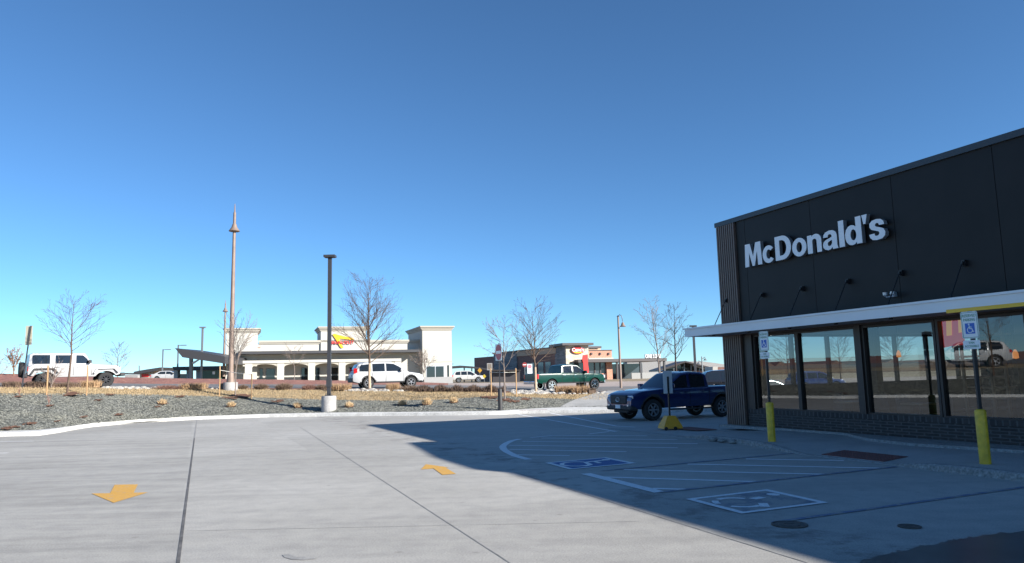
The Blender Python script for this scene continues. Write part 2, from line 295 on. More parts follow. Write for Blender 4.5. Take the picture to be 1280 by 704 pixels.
# ------------------------------------------------------------------ mesh builder
class MB:
    def __init__(s): s.v = []; s.f = []; s.m = []; s.cur = 0
    def add(s, vs, fs, mi=None):
        o = len(s.v); s.v += [tuple(v) for v in vs]
        s.f += [tuple(i + o for i in f) for f in fs]; s.m += [s.cur if mi is None else mi] * len(fs); return s
    def box(s, a, b, mi=None, mtx=None):
        x0, y0, z0 = a; x1, y1, z1 = b
        vs = [Vector(p) for p in ((x0,y0,z0),(x1,y0,z0),(x1,y1,z0),(x0,y1,z0),(x0,y0,z1),(x1,y0,z1),(x1,y1,z1),(x0,y1,z1))]
        if mtx: vs = [mtx @ v for v in vs]
        return s.add(vs, [(0,3,2,1),(4,5,6,7),(0,1,5,4),(1,2,6,5),(2,3,7,6),(3,0,4,7)], mi)
    def tube(s, pts, rad, n=6, mi=None, cap=True):
        pts = [Vector(p) for p in pts]; rings = []; o = len(s.v); vs = []; fs = []
        if not isinstance(rad, (list, tuple)): rad = [rad] * len(pts)
        for i, p in enumerate(pts):
            d = (pts[min(i + 1, len(pts) - 1)] - pts[max(i - 1, 0)])
            if d.length < 1e-9: d = Vector((0, 0, 1))
            d.normalize(); a = Vector((1, 0, 0)) if abs(d.x) < 0.8 else Vector((0, 1, 0))
            u = d.cross(a).normalized(); w = d.cross(u)
            for k in range(n):
                t = 2 * math.pi * k / n; vs.append(p + (u * math.cos(t) + w * math.sin(t)) * rad[i])
        for i in range(len(pts) - 1):
            for k in range(n):
                fs.append((i*n+k, i*n+(k+1) % n, (i+1)*n+(k+1) % n, (i+1)*n+k))
        if cap and n > 3: fs.append(tuple(range(n))[::-1]); fs.append(tuple((len(pts)-1)*n + k for k in range(n)))
        return s.add(vs, fs, mi)
    def lathe(s, prof, n=24, axis='Z', org=(0,0,0), mi=None, closed=False):
        vs = []; fs = []; org = Vector(org)
        for r, h in prof:
            for k in range(n):
                t = 2*math.pi*k/n; c, q = r*math.cos(t), r*math.sin(t)
                vs.append(org + (Vector((c, q, h)) if axis == 'Z' else Vector((c, h, q)) if axis == 'Y' else Vector((h, c, q))))
        m = len(prof)
        for i in range(m if closed else m - 1):
            j = (i + 1) % m
            for k in range(n): fs.append((i*n+k, i*n+(k+1) % n, j*n+(k+1) % n, j*n+k))
        if not closed:
            if prof[0][0] > 1e-6: fs.append(tuple(range(n))[::-1])
            if prof[-1][0] > 1e-6: fs.append(tuple((m-1)*n+k for k in range(n)))
        return s.add(vs, fs, mi)
    def prism(s, poly, fn, d0, d1, mi=None, mi_side=None):
        """poly 2D (a,b), fn(a,b,d)->point"""
        n = len(poly)
        tris = tessellate_polygon([[Vector((a, b, 0)) for a, b in poly]])
        vs = [fn(a, b, d0) for a, b in poly] + [fn(a, b, d1) for a, b in poly]
        s.add(vs, [tuple(t) for t in tris] + [tuple(i + n for i in t) for t in tris], mi)
        s.add(vs, [(i, (i+1) % n, (i+1) % n + n, i + n) for i in range(n)], mi if mi_side is None else mi_side)
        return s
    def build(s, name, mats, parent=None, smooth=False, fix=True, world=False):
        me = bpy.data.meshes.new(name); me.from_pydata(s.v, [], s.f)
        if not isinstance(mats, (list, tuple)): mats = [mats]
        for m in mats: me.materials.append(m)
        for p, mi in zip(me.polygons, s.m): p.material_index = mi
        if fix:
            bm = bmesh.new(); bm.from_mesh(me); bmesh.ops.recalc_face_normals(bm, faces=bm.faces); bm.to_mesh(me); bm.free()
        if smooth:
            me.polygons.foreach_set('use_smooth', [True] * len(me.polygons))
            try: me.set_sharp_from_angle(angle=R(38))
            except Exception: pass
        me.update(); o = bpy.data.objects.new(name, me); COL.objects.link(o)
        if parent is not None: o.parent = parent
        return o

def tag(o, label=None, cat=None, group=None, kind=None):
    if label: o['label'] = label
    if cat: o['category'] = cat
    if group: o['group'] = group
    if kind: o['kind'] = kind
    return o
def empty(name, loc=(0, 0, 0), rz=0, label=None, cat=None, group=None):
    o = bpy.data.objects.new(name, None); COL.objects.link(o); o.location = loc; o.rotation_euler = (0, 0, rz)
    o.empty_display_size = 0.2
    return tag(o, label, cat, group)
def children(o): return [c for c in bpy.data.objects if c.parent == o]
def copy_tree(o, parent=None):
    c = o.copy(); COL.objects.link(c); c.parent = parent
    for ch in children(o): copy_tree(ch, c)
    return c
def structure(o): return tag(o, kind='structure')

def text_mesh(body, fn, w, h, d0, d1, bold=0.0, mb=None, mi=0, mis=0, spacing=1.0):
    """letters as solid prisms fitted in a w x h box; fn(a, b, d) -> point"""
    c = bpy.data.curves.new('t', 'FONT'); c.body = body; c.size = 1; c.resolution_u = 3; c.offset = bold; c.space_character = spacing
    o = bpy.data.objects.new('t', c); COL.objects.link(o); c.extrude = 0.5; c.align_x = 'LEFT'
    dg = bpy.context.evaluated_depsgraph_get(); me = bpy.data.meshes.new_from_object(o.evaluated_get(dg))
    xs = [v.co.x for v in me.vertices]; ys = [v.co.y for v in me.vertices]
    x0, x1, y0, y1 = min(xs), max(xs), min(ys), max(ys)
    vs = [fn((v.co.x - x0) / (x1 - x0) * w, (v.co.y - y0) / (y1 - y0) * h, d0 + (v.co.z + 0.5) * (d1 - d0)) for v in me.vertices]
    side = []
    front = []
    for p in me.polygons:
        zs = [me.vertices[i].co.z for i in p.vertices]
        (front if max(zs) - min(zs) < 1e-4 else side).append(tuple(p.vertices))
    mb = mb or MB(); mb.add(vs, front, mi); mb.add(vs, side, mis)
    bpy.data.objects.remove(o); bpy.data.meshes.remove(me); bpy.data.curves.remove(c)
    return mb

# ------------------------------------------------------------------ terrain
KB = [(0,546,539),(46,545,537.7),(72,541.2,535),(95,537,531.8),(116,533.6,529.2),(174,528.4,524.6),(246,524.6,520.6),(330,521.9,517.6),(400,520.8,516),(480,520,515.2),(560,519.4,514.6),(620,518.7,513.6),(650,517.2,511.8),(680,516.8,510),(714,516.5,509),(774,516,509),(860,514.5,508.5),(905,514,508),(1100,512,506),(1280,510,504)]
def interp(tab, x):
    if x <= tab[0][0]: return tab[0][1:]
    for a, b in zip(tab, tab[1:]):
        if x <= b[0]:
            f = (x - a[0]) / (b[0] - a[0]); return tuple(p + (q - p) * f for p, q in zip(a[1:], b[1:]))
    return tab[-1][1:]
R1 = [(0,491.6,33.5),(50,491.8,35.5),(100,492,37.5),(200,493.5,41),(260,495,42.3),(330,497,42.5),(400,499.5,41.6),(480,500.8,40.8),(560,499.3,40),(600,496,40),(640,495.5,40),(710,499,40.5),(774,500.5,41),(905,500,41),(1280,498,42)]
R2 = [(0,485,37),(50,484.9,38.5),(100,484.8,40),(200,486.6,44),(330,486.8,46),(480,488.5,45),(560,489.8,45),(640,491.5,45),(710,493.5,45),(774,492,46),(905,492,46),(1280,490,46)]
R3 = [(0,483.6,39.5),(50,483.6,41),(100,483.8,42),(200,484,46.5),(330,485,48),(480,486.2,48.5),(560,487,49),(640,489,50),(710,489.7,51.5),(774,488.5,52),(905,488,52),(1280,486,52)]
R4 = [(0,478.5,52),(100,478.7,53),(200,480,55),(330,480.5,58),(480,481,61),(560,481.5,63),(640,483,64),(710,484,66),(774,483,66),(905,482,66),(1280,480,66)]
R5 = [(0,467,60),(50,468,60),(100,470,61),(180,472.5,62),(250,473.5,63),(340,474.5,65),(420,475.7,66),(480,476.5,67),(560,479,69),(640,478.5,76),(710,477.5,85),(774,477,90),(905,476,90),(1280,468,90)]
R6 = [(0,2.3,72),(200,2.0,74),(330,1.7,76),(480,1.3,78),(560,1.05,80),(640,0.95,90),(1280,0.9,110)]
cols = sorted({t[0] for t in KB} | {t[0] for r in (R1, R2, R3, R4, R5) for t in r})
NODES = []
for x in cols:
    k = interp(KB, x); c = [G(x, k[1], 0.15)]
    for r in (R1, R2, R3, R4, R5):
        y, Y = interp(r, x); c.append(P(x, y, Y))
    z, Y = interp(R6, x); d = ray(x, 470); c.append(Vector((d.x / d.y * Y, Y, z)))
    for Y, z in ((160, 0.9), (700, 0.8), (5000, 0.8)): c.append(Vector((d.x / d.y * Y, Y, z)))
    NODES.append(c)
# columns continuing out of the frame to the left, round the end of the lot
base = NODES[0]; EXT = []
for k, (dx, dy, s) in enumerate([(-1, -6, 1), (-1.2, -14, 1), (-1, -26, 1), (0, -40, 1)]):
    c = []
    for j, p in enumerate(base):
        off = p - base[0]; ang = R(min(68, 14 * (k + 1) + 10))
        ox, oy = off.x, off.y
        rx = ox * math.cos(ang) - oy * math.sin(ang); ry = ox * math.sin(ang) + oy * math.cos(ang)
        c.append(Vector((base[0].x + dx + rx, base[0].y + dy + ry, p.z)))
    EXT.append((-60 * (k + 1), c))
for x, c in EXT: cols.insert(0, x); NODES.insert(0, c)
NR = len(NODES[0])
def cr(p0, p1, p2, p3, f):
    return 0.5 * ((2 * p1) + (p2 - p0) * f + (2 * p0 - 5 * p1 + 4 * p2 - p3) * f * f + (3 * p1 - p0 - 3 * p2 + p3) * f ** 3)
def terr(x, t):
    i = 0
    while i < len(cols) - 2 and x > cols[i + 1]: i += 1
    f = max(0, min(1, (x - cols[i]) / (cols[i + 1] - cols[i])))
    j = min(int(t), NR - 2); g = t - j
    def at(jj):
        return NODES[i][jj].lerp(NODES[i + 1][jj], f)
    return at(j).lerp(at(j + 1), g)
def on(x, y, tmin=0.0):
    """ground point on the terrain seen at pixel (x, y)"""
    lo, hi = tmin, 5.0
    for _ in range(30):
        m = (lo + hi) / 2
        if proj(terr(x, m))[1] > y: lo = m
        else: hi = m
    p = terr(x, lo)
    for _ in range(3):
        e = x - proj(p)[0]; p = terr(x + e, lo) if 0 <= x + e <= 1280 else p
        break
    return p
def strip(name, t0, t1, nt, mt, x0=None, x1=None, dz=0.0, rough=0.0, smooth=True):
    xs = []; x = cols[0] if x0 is None else x0; xe = cols[-1] if x1 is None else x1
    while x < xe: xs.append(x); x += 8
    xs.append(xe); mb = MB(); n = nt + 1; vs = []; rnd = random.Random(len(name))
    for x in xs:
        for k in range(n):
            p = terr(x, t0 + (t1 - t0) * k / nt).copy(); p.z += dz + (rnd.uniform(-rough, rough) if 0 < k < nt else 0); vs.append(p)
    fs = [(i*n+k, (i+1)*n+k, (i+1)*n+k+1, i*n+k+1) for i in range(len(xs)-1) for k in range(nt)]
    mb.add(vs, fs)
    return mb.build(name, mt, smooth=smooth)
structure(strip('gravel_bed', 0, 1, 14, M['gravel'], rough=0.025))
structure(strip('grass_verge', 1, 2, 8, M['dry_grass'], rough=0.02))
structure(strip('planting_strip', 2, 3, 3, M['mulch'], rough=0.02))
structure(strip('street', 3, 4, 3, M['asphalt']))
structure(strip('embankment', 4, 5, 5, M['redrock'], x1=560, rough=0.08))
structure(strip('street_shoulder', 4, 5, 3, M['tanlot'], x0=560))
structure(strip('far_ground', 5, NR - 1, 8, M['prairie']))
g = MB(); g.add([(-6000, -6000, -0.3), (6000, -6000, -0.3), (6000, 6000, -0.3), (-6000, 6000, -0.3)], [(0, 1, 2, 3)]); structure(g.build('ground', M['prairie']))
g = MB(); g.add([(-45, -40, 0), (70, -40, 0), (70, 70, 0), (-45, 70, 0)], [(0, 1, 2, 3)]); structure(g.build('parking_lot', M['lot']))

# kerb: base line -> face -> top -> back
kb = MB(); vs = []; ks = []
for x, c in EXT: ks.append((c[0] + (Vector((1, -0.1, 0)) * 0.32), c[0]))
ks = ks[::-1]
xx = 0
while xx <= 1280:
    yb, yt = interp(KB, xx); ks.append((G(xx, yb, 0), G(xx, yt, 0.15))); xx += 12
for b, t in ks:
    d = t - b; d.z = 0; L_ = d.length; d.normalize()
    vs += [Vector((b.x, b.y, -0.05)), Vector((b.x, b.y, 0.0)) + d*0.0, Vector((b.x, b.y, 0.13)) + d * 0.04, Vector((b.x, b.y, 0.152)) + d * 0.08, Vector((t.x, t.y, 0.155)), Vector((t.x, t.y, 0.05)) + d*0.02]
n = 6
kb.add(vs, [(i*n+k, (i+1)*n+k, (i+1)*n+k+1, i*n+k+1) for i in range(len(ks)-1) for k in range(n-1)])
structure(kb.build('kerb', M['kerb'], smooth=False))
# kerb joints are cut as dark slots
rs = MB(); vs = []
for k in range(10):
    x = 650 + 3.8*k; yb, yt = interp(KB, x); b = G(x, yb, 0); d = G(x, yt, .15) - b; d.z = 0; d.normalize()
    for o_ in (.09, .26): q = b + d*o_; vs.append((q.x, q.y, .159))
rs.add(vs, [(2*k, 2*k+2, 2*k+3, 2*k+1) for k in range(9)]); structure(rs.build('kerb_marking', M['redstrip']))
# footpath up to the street
mb = MB(); vs = []; nn = 14
for k in range(nn + 1):
    t = 2.95 * k / nn; f = k / nn
    xa = 700 + 62 * f; xb = 757 + 45 * f
    for q in range(5): p = terr(xa + (xb - xa) * q / 4, t).copy(); p.z += 0.03 if k else 0.008; vs.append(p)
mb.add(vs, [(k*5+q, k*5+q+1, (k+1)*5+q+1, (k+1)*5+q) for k in range(nn) for q in range(4)])
structure(mb.build('footpath', M['walk']))

# ------------------------------------------------------------------ facade frame of the restaurant
U = Vector((-0.391986, 0.919971, 0)); NN = Vector((0.919971, 0.391986, 0)); C0 = Vector((6.55228, 22.52292, 0))
def S(s, t, z): return C0 - U * s - NN * t + Vector((0, 0, z))       # s towards camera, t out from facade
def Sb(mb, s0, s1, t0, t1, z0, z1, mi=None):
    vs = [S(s, t, z) for z in (z0, z1) for s, t in ((s0, t0), (s1, t0), (s1, t1), (s0, t1))]
    mb.add(vs, [(0,3,2,1),(4,5,6,7),(0,1,5,4),(1,2,6,5),(2,3,7,6),(3,0,4,7)], mi); return mb
def FF(x, y, off=0.0):
    d = ray(x, y); k = (C0.dot(NN) - off) / d.dot(NN); p = d * k
    return -((p - C0).dot(U)), H + p.z

# pavement marks -----------------------------------------------------------
def line(name, a, b, w, m, z=0.004, build=True, mb=None):
    p, q = G(*a, 0), G(*b, 0); d = (q - p).normalized(); s = Vector((-d.y, d.x, 0)) * w / 2
    vs = [p - s, q - s, q + s, p + s]
    for v in vs: v.z = z
    mb = mb or MB(); mb.add(vs, [(0, 1, 2, 3)]); return mb
def quad(mb, pts, z): mb.add([Vector((p.x, p.y, z)) for p in pts], [tuple(range(len(pts)))]); return mb
WL = [((663,547.3),(691,544.6)),((691,544.6),(809,545)),((677,547.8),(847,550)),((653,552),(872,555)),((636,556.8),(847,560)),((637,562),(783,565)),((646,568.8),(712,569.8)),
      ((647,518),(770,539.7)),((687.5,516.5),(770,532.8)),((770,532.8),(826,536)),((736,542.7),(762,539.7)),
      ((754.5,596.6),(945.8,602.5)),((779.8,587.4),(1030.8,593.2)),((859.4,580.5),(1104,585.6)),((932.5,574),(1054.7,576)),((815.6,611),(856.8,612))]
mb = MB()
for i, (a, b) in enumerate(WL): line('', a, b, 0.125, None, z=0.004 + 0.0003 * (i % 2), mb=mb)
arc = [(650,549),(640,551.2),(633,554.4),(629,557.5),(628.4,559.5),(630,562.2),(634,565.2),(644.4,570.3),(661,574.8)]
pa = [G(*q, 0) for q in arc]; vs = []
for i, p in enumerate(pa):
    d = (pa[min(i+1, len(pa)-1)] - pa[max(i-1, 0)]).normalized(); sd = Vector((-d.y, d.x, 0)) * 0.09
    vs += [p - sd + Vector((0,0,.0062)), p + sd + Vector((0,0,.0062))]
mb.add(vs, [(2*i, 2*i+2, 2*i+3, 2*i+1) for i in range(len(pa)-1)])
line('', (732,592.4), (825,615.8), 0.2, None, z=0.0066, mb=mb)
# stall lines far left
line('', (0,552), (42,551.6), 0.10, None, mb=mb); line('', (-30,567), (10,566.5), 0.10, None, mb=mb)
structure(mb.build('painted_lines', M['paint_white'], fix=False))
mb = MB()
for a, b in [((752,589),(993.6,566.6)),((826,615.8),(1120,583.8)),((967,653.5),(1290,608))]: line('', a, b, 0.085, None, z=0.0072, mb=mb)
structure(mb.build('blue_painted_lines', M['paint_blue_faded'], fix=False))

def acc_symbol(quadpx, worn):
    q = [G(*p, 0) for p in quadpx]          # left, top, right, bottom
    ctr = sum(q, Vector()) / 4
    def bl(u, v, z=0):                      # u: left->top edge, v: left->bottom
        p = q[0] * (1-u) * (1-v) + q[1] * u * (1-v) + q[2] * u * v + q[3] * (1-u) * v
        return Vector((p.x, p.y, z))
    w = MB(); 
    w.add([bl(a, b, 0.0085) for a, b in ((0,0),(1,0),(1,1),(0,1),(.07,.07),(.93,.07),(.93,.93),(.07,.93))], [(0,1,5,4),(1,2,6,5),(2,3,7,6),(3,0,4,7)])
    def stroke(pts, wd, z):
        P3 = [bl(a, b, z) for a, b in pts]; vs = []
        for i, p in enumerate(P3):
            d = (P3[min(i+1, len(P3)-1)] - P3[max(i-1, 0)]).normalized(); s = Vector((-d.y, d.x, 0)) * wd / 2; vs += [p - s, p + s]
        w.add(vs, [(2*i, 2*i+2, 2*i+3, 2*i+1) for i in range(len(P3)-1)])
    # wheelchair figure: head right, wheel left
    wheel = [(0.30 + 0.2*math.cos(t) , 0.5 + 0.28*math.sin(t)) for t in [R(a) for a in range(70, 331, 20)]]
    segs = [wheel[:5], wheel[6:9], wheel[9:]] if worn else [wheel]
    for sg in segs: stroke(sg, 0.09, 0.0125)
    if worn:
        stroke([(0.52,0.42),(0.66,0.40)], 0.13, 0.0129); stroke([(0.46,0.68),(0.36,0.86)], 0.12, 0.0133)
    else:
        stroke([(0.78,0.36),(0.48,0.40),(0.42,0.72),(0.28,0.84)], 0.11, 0.0129); stroke([(0.62,0.42),(0.60,0.66)], 0.09, 0.0133)
    hd = [(0.84 + 0.06*math.cos(t), 0.33 + 0.09*math.sin(t)) for t in [2*math.pi*k/10 for k in range(10)]]
    quad(w, [bl(a, b) for a, b in hd], 0.0137)
    o = structure(w.build('accessible_marking', M['paint_white'], fix=False))
    b_ = MB(); quad(b_, [bl(.07,.07), bl(.93,.07), bl(.93,.93), bl(.07,.93)], 0.0085)
    structure(b_.build('blue_paint_square', M['paint_blue'] if not worn else worn_mat('very_worn_blue', (0.19, 0.21, 0.25), amount=0.47, scale=3.0), fix=False))
acc_symbol([(681,579),(757.8,572.2),(795.3,579.5),(711.9,587.4)], False)
acc_symbol([(856.8,624.5),(959,612.3),(1036,629),(927,642.9)], True)
mb = MB()
quad(mb, [G(*p) for p in ((143.4,606.3),(172.4,605.8),(167.2,616.2),(137.6,616.8))], 0.005)
quad(mb, [G(*p) for p in ((114.4,617.3),(184.8,615.9),(142,628.9))], 0.005)
structure(mb.build('arrow_marking', M['paint_orange'], fix=False))
mb = MB()
quad(mb, [G(*p) for p in ((526,587.2),(532.5,580.6),(561.5,584.6))], 0.005)
quad(mb, [G(*p) for p in ((541,585.4),(556,584.4),(570,592.8),(553,594))], 0.006)
structure(mb.build('arrow_marking', M['paint_orange'], fix=False))
# pavement joints
mb = MB(); line('', (221.5,712), (243,548), 0.035, None, z=0.004, mb=mb); structure(mb.build('pavement_joint', M['joint'], fix=False))
mb = MB()
line('', (243,548), (246,525), 0.035, None, z=0.0041, mb=mb)
line('', (650,712), (375,534), 0.014, None, z=0.0041, mb=mb)
line('', (1010,704), (645,591), 0.018, None, z=0.0041, mb=mb)
line('', (30,572), (470,556), 0.02, None, z=0.0041, mb=mb); line('', (245,529), (640,526.5), 0.03, None, z=0.0041, mb=mb)
for (c0, c1) in [((246,560),(640,552)), ((228,664),(800,652))]: line('', c0, c1, 0.01, None, z=0.0041, mb=mb)
structure(mb.build('pavement_saw_cut', M['jointl'], fix=False))
def blob(name, ctr, pts, m, z):
    mb = MB(); quad(mb, [G(*p) for p in pts], z); return structure(mb.build(name, m, fix=False))
rd = random.Random(5); dp = [(1060,714),(1078,701),(1100,695),(1120,690),(1135,688),(1150,683),(1172,680),(1190,675),(1212,673),(1240,668),(1262,666),(1310,660),(1310,714)]
dpp = []
for a, b in zip(dp, dp[1:]):
    for k in range(6): f = k/6; dpp.append((a[0]+(b[0]-a[0])*f + rd.gauss(0,1.5), a[1]+(b[1]-a[1])*f + rd.gauss(0,.7)))
dmb = MB(); gp = [G(*q) for q in dpp]; dmb.add([(q.x,q.y,.0045) for q in gp], [tuple(t) for t in tessellate_polygon([[Vector((q.x,q.y,0)) for q in gp]])]); structure(dmb.build('damp_patch', M['stain'], fix=False))
# crack-like smear near the bottom
blob('dark_smear', None, [(353,694),(362,693),(372,697),(388,697),(396,699),(380,700.5),(365,700),(355,697)], worn_mat('pavement_smear', (0.27, 0.265, 0.255), amount=0.5), 0.0045)

def disc_thing(name, label, cat, px, py, r, m, hgt=0.012, rings=True, group=None):
    p = G(px, py); mb = MB()
    mb.lathe([(r, 0.0), (r, hgt), (r*0.9, hgt), (r*0.88, hgt*0.6), (r*0.6, hgt*0.6), (r*0.58, hgt), (r*0.3, hgt), (r*0.28, hgt*.6), (0.0, hgt*.6)], 28)
    o = mb.build(name, m); o.location = (p.x, p.y, 0.002); tag(o, label, cat, group)
disc_thing('manhole_cover', 'round rusty iron cover set in shaded pavement below the accessible symbol', 'manhole cover', 987, 656.5, 0.2, M['iron'])
disc_thing('cleanout_cap', 'small dark round cap set in shaded pavement near the damp patch', 'drain cap', 1137, 659, 0.12, M['iron'])

# pavement along the facade ---------------------------------------------------
edge = [(-3.0, 2.6), (0.5, 2.6), (3.4, 2.65), (4.6, 2.95), (6.0, 3.2), (8.2, 3.2), (9.0, 3.3), (12, 3.4), (30, 3.4)]
def et(s):
    return interp(edge, s)[0]
def ez(s):   # kerb height along the edge
    return interp([(-3, .015), (1.0, .015), (1.8, .12), (4.6, .12), (6.1, .012), (8.0, .012), (9.2, .12), (30, .12)], s)[0]
mb = MB(); vs = []; ss = [-3 + 0.5*i for i in range(67)]; tt = 9
for s in ss:
    for k in range(tt):
        f = k / (tt - 1); t = -6.0 + (et(s) + 6.0) * f if s < 0 else et(s) * f
        z = 0.12 if s > 1.8 else max(0.02, interp([(-3,.02),(0.6,.03),(1.8,.12)], s)[0])
        zz = z + (ez(s) - z) * max(0, (f - 0.55) / 0.45)
        vs.append(S(s, t, zz))
mb.add(vs, [(i*tt+k, i*tt+k+1, (i+1)*tt+k+1, (i+1)*tt+k) for i in range(len(ss)-1) for k in range(tt-1)])
structure(mb.build('sidewalk', M['walk'], smooth=True))
mb = MB(); vs = []
for s in ss:
    z = ez(s); t = et(s); vs += [S(s, t - 0.15, z + 0.004), S(s, t - 0.0, z + 0.004), S(s, t + 0.03, z - 0.02 if z > .05 else .003), S(s, t + 0.05, -0.02)]
mb.add(vs, [(i*4+k, i*4+k+1, (i+1)*4+k+1, (i+1)*4+k) for i in range(len(ss)-1) for k in range(3)])
structure(mb.build('sidewalk_kerb', M['speck']))
# rough raised footing along the wall
mb = MB(); fe = [(-0.3,.25),(1.4,.3),(2.2,.06),(4.2,.05),(4.8,.45),(5.6,.85),(6.8,1.1),(8,.9),(9.5,.7),(12,.6),(30,.6)]; vs = []
for s in [i*.4 for i in range(-1, 76)]:
    t = interp(fe, s)[0]; vs += [S(s, 0.01, .175), S(s, t - .02 if t > .1 else t, .175), S(s, t + 0.02, .1)]
mb.add(vs, [(i*3+k, i*3+k+1, (i+1)*3+k+1, (i+1)*3+k) for i in range(75) for k in range(2)])
structure(mb.build('footing_kerb', M['speck']))
# tactile mats with domes
def tactile(s0, s1, t0, t1, zf, label):
    mb = MB(); n = 22
    vs = [S(s0, t0, zf(t0) + .012), S(s1, t0, zf(t0) + .012), S(s1, t1, zf(t1) + .012), S(s0, t1, zf(t1) + .012)]
    lo = [v - Vector((0, 0, .011)) for v in vs]
    mb.add(vs + lo, [(0,1,2,3),(0,1,5,4),(1,2,6,5),(2,3,7,6),(3,0,4,7)])
    ns = int((s1 - s0) / 0.075); ntt = int((t1 - t0) / 0.075)
    for i in range(ns):
        for k in range(ntt):
            s = s0 + (i + .5) * (s1-s0)/ns; t = t0 + (k + .5) * (t1-t0)/ntt; c = S(s, t, zf(t) + .012)
            mb.lathe([(0.018, 0), (0.012, 0.006), (0, 0.007)], 6, org=c)
    return tag(mb.build('tactile_mat', M['domes']), label, 'tactile paving', 'red tactile mats at the kerb ramps')
tactile(6.4, 7.9, 2.45, 3.08, lambda t: 0.12 - 0.108 * (t/3.2 - 0.55) / 0.45, 'brick red tactile mat on the kerb ramp between the two yellow bollards')
tactile(-1.5, -0.1, 0.55, 1.25, lambda t: 0.045, 'brick red tactile mat past the building corner near the blue pickup')
mb = MB()
for (sx, tx, r) in [(2.5, 2.75, .13), (2.9, 2.8, .1), (3.25, 2.74, .12)]:
    pts = []
    for i in range(5):
        for k in range(8):
            pts.append(S(sx, tx, .03) + Vector((math.cos(k*.785)*r*math.sin(.4+i*.55)*random.uniform(.8,1.1), math.sin(k*.785)*r*math.sin(.4+i*.55), .5*r*math.cos(.4+i*.55)+.02)))
    o = len(mb.v); mb.add(pts, [(i*8+k, i*8+(k+1)%8, (i+1)*8+(k+1)%8, (i+1)*8+k) for i in range(4) for k in range(8)] + [tuple(range(8))])
tag(mb.build('broken_kerb_rubble', M['speck'], smooth=True), kind='stuff')

# ------------------------------------------------------------------ the restaurant
SE = 30.0; TB = -14.0   # facade end and depth
rest = empty('restaurant_building', S(0, 0, 0.1), 0, 'charcoal fast food restaurant with white lettering, long glazed front and flat white canopy', 'building')
RINV = Matrix.Translation(-rest.location)
def rpart(mb, name, mats, parent=None, **k):
    par = parent or rest
    if par is rest: mb.v = [tuple(RINV @ Vector(v)) for v in mb.v]
    else: mb.v = [tuple(RINV @ Vector(v)) for v in mb.v]
    return mb.build(name, mats, par, **k)
# upper wall as panels with real seams
seams = [0.63, 1.0, 3.55, 6.08, 8.5, 11.0, 13.5, 16.0, 18.5, 21, 23.5, 26, 28.5, SE]
mb = MB()
for a, b in zip(seams, seams[1:]): Sb(mb, a + 0.006, b - 0.006, -0.1, 0.0, 2.95, 6.22)
Sb(mb, 0.6, SE, -0.2, -0.1, 2.78, 6.2)
rpart(mb, 'wall_panel', M['panel'])
mb = MB()
Sb(mb, -0.3, SE, -0.35, 0.06, 6.22, 6.36); Sb(mb, -0.3, 0.0, TB, -0.35, 6.22, 6.36)
mb.prism([(9.3, 6.362), (SE, 6.362), (SE, 7.02), (17.6, 7.02), (17.3, 7.3), (14.8, 7.3), (12.0, 7.08), (9.9, 6.92)], lambda a, b, d: S(a, d, b), -0.34, 0.05)  # unseen raised section, added to shape the shadow edge on the lot
rpart(mb, 'parapet_with_added_rise', M['parapet_with_added_rise'])
# end wall, back wall, roof
mb = MB()
Sb(mb, -0.12, 0.1, -14.0, -0.9, 2.8, 6.2); Sb(mb, -0.12, 0.1, -14.0, -11.5, 0.05, 2.8); Sb(mb, -0.1, 0.08, -11.5, -0.9, 0.05, 1.3)
Sb(mb, 0.1, SE, TB, TB + 0.2, 2.6, 6.2); Sb(mb, 0.1, SE, TB+.01, TB + 0.19, 0.05, 1.2); Sb(mb, 9, SE, TB+.02, TB + 0.18, 0.9, 2.6)
Sb(mb, SE - .2, SE, TB + .2, -0.2, 0.05, 6.2)
rpart(mb, 'rear_wall', M['panel'])
mb = MB(); Sb(mb, 0.1, SE - .2, TB + 0.2, -0.2, 5.9, 6.0); rpart(mb, 'roof', M['stucco_grey'])
mb = MB(); Sb(mb, 0.1, SE - .2, TB + .2, -0.22, 2.86, 2.93); rpart(mb, 'ceiling', M['ceil_in'])
mb = MB(); Sb(mb, 0.1, SE - .2, TB + .2, -0.22, 0.08, 0.15); rpart(mb, 'inner_floor', M['floor_in'])
mb = MB(); Sb(mb, 9.3, 9.45, TB + .3, -1.4, 0.15, 2.85); Sb(mb, 0.12, 3.4, -12.6, -12.5, .15, 2.85); rpart(mb, 'partition_wall', M['wall_in'])
# corner clad in vertical slats
mb = MB()
s = -0.22
while s < 0.6:
    Sb(mb, s, s + 0.055, -0.02, 0.07, 0.14, 6.21); s += 0.094
t = -0.86
while t < 0.0:
    Sb(mb, -0.22, -0.14, t, t + 0.055, 0.14, 6.21); t += 0.094
rpart(mb, 'slat_cladding', M['slat'])
mb = MB(); Sb(mb, -0.14, 0.62, -0.9, -0.021, 0.1, 6.2); Sb(mb, .62, 0.98, -0.3, -0.2, .1, 2.95); rpart(mb, 'corner_pier', M['panel'])
# base wall brick with rowlock course
mb = MB(); Sb(mb, 0.62, SE, -0.2, -0.03, 0.05, 0.54); rpart(mb, 'brick_base', M['brick'])
mb = MB(); Sb(mb, 0.62, SE, -0.22, -0.01, 0.54, 0.655); rpart(mb, 'rowlock_course', M['rowlock'])
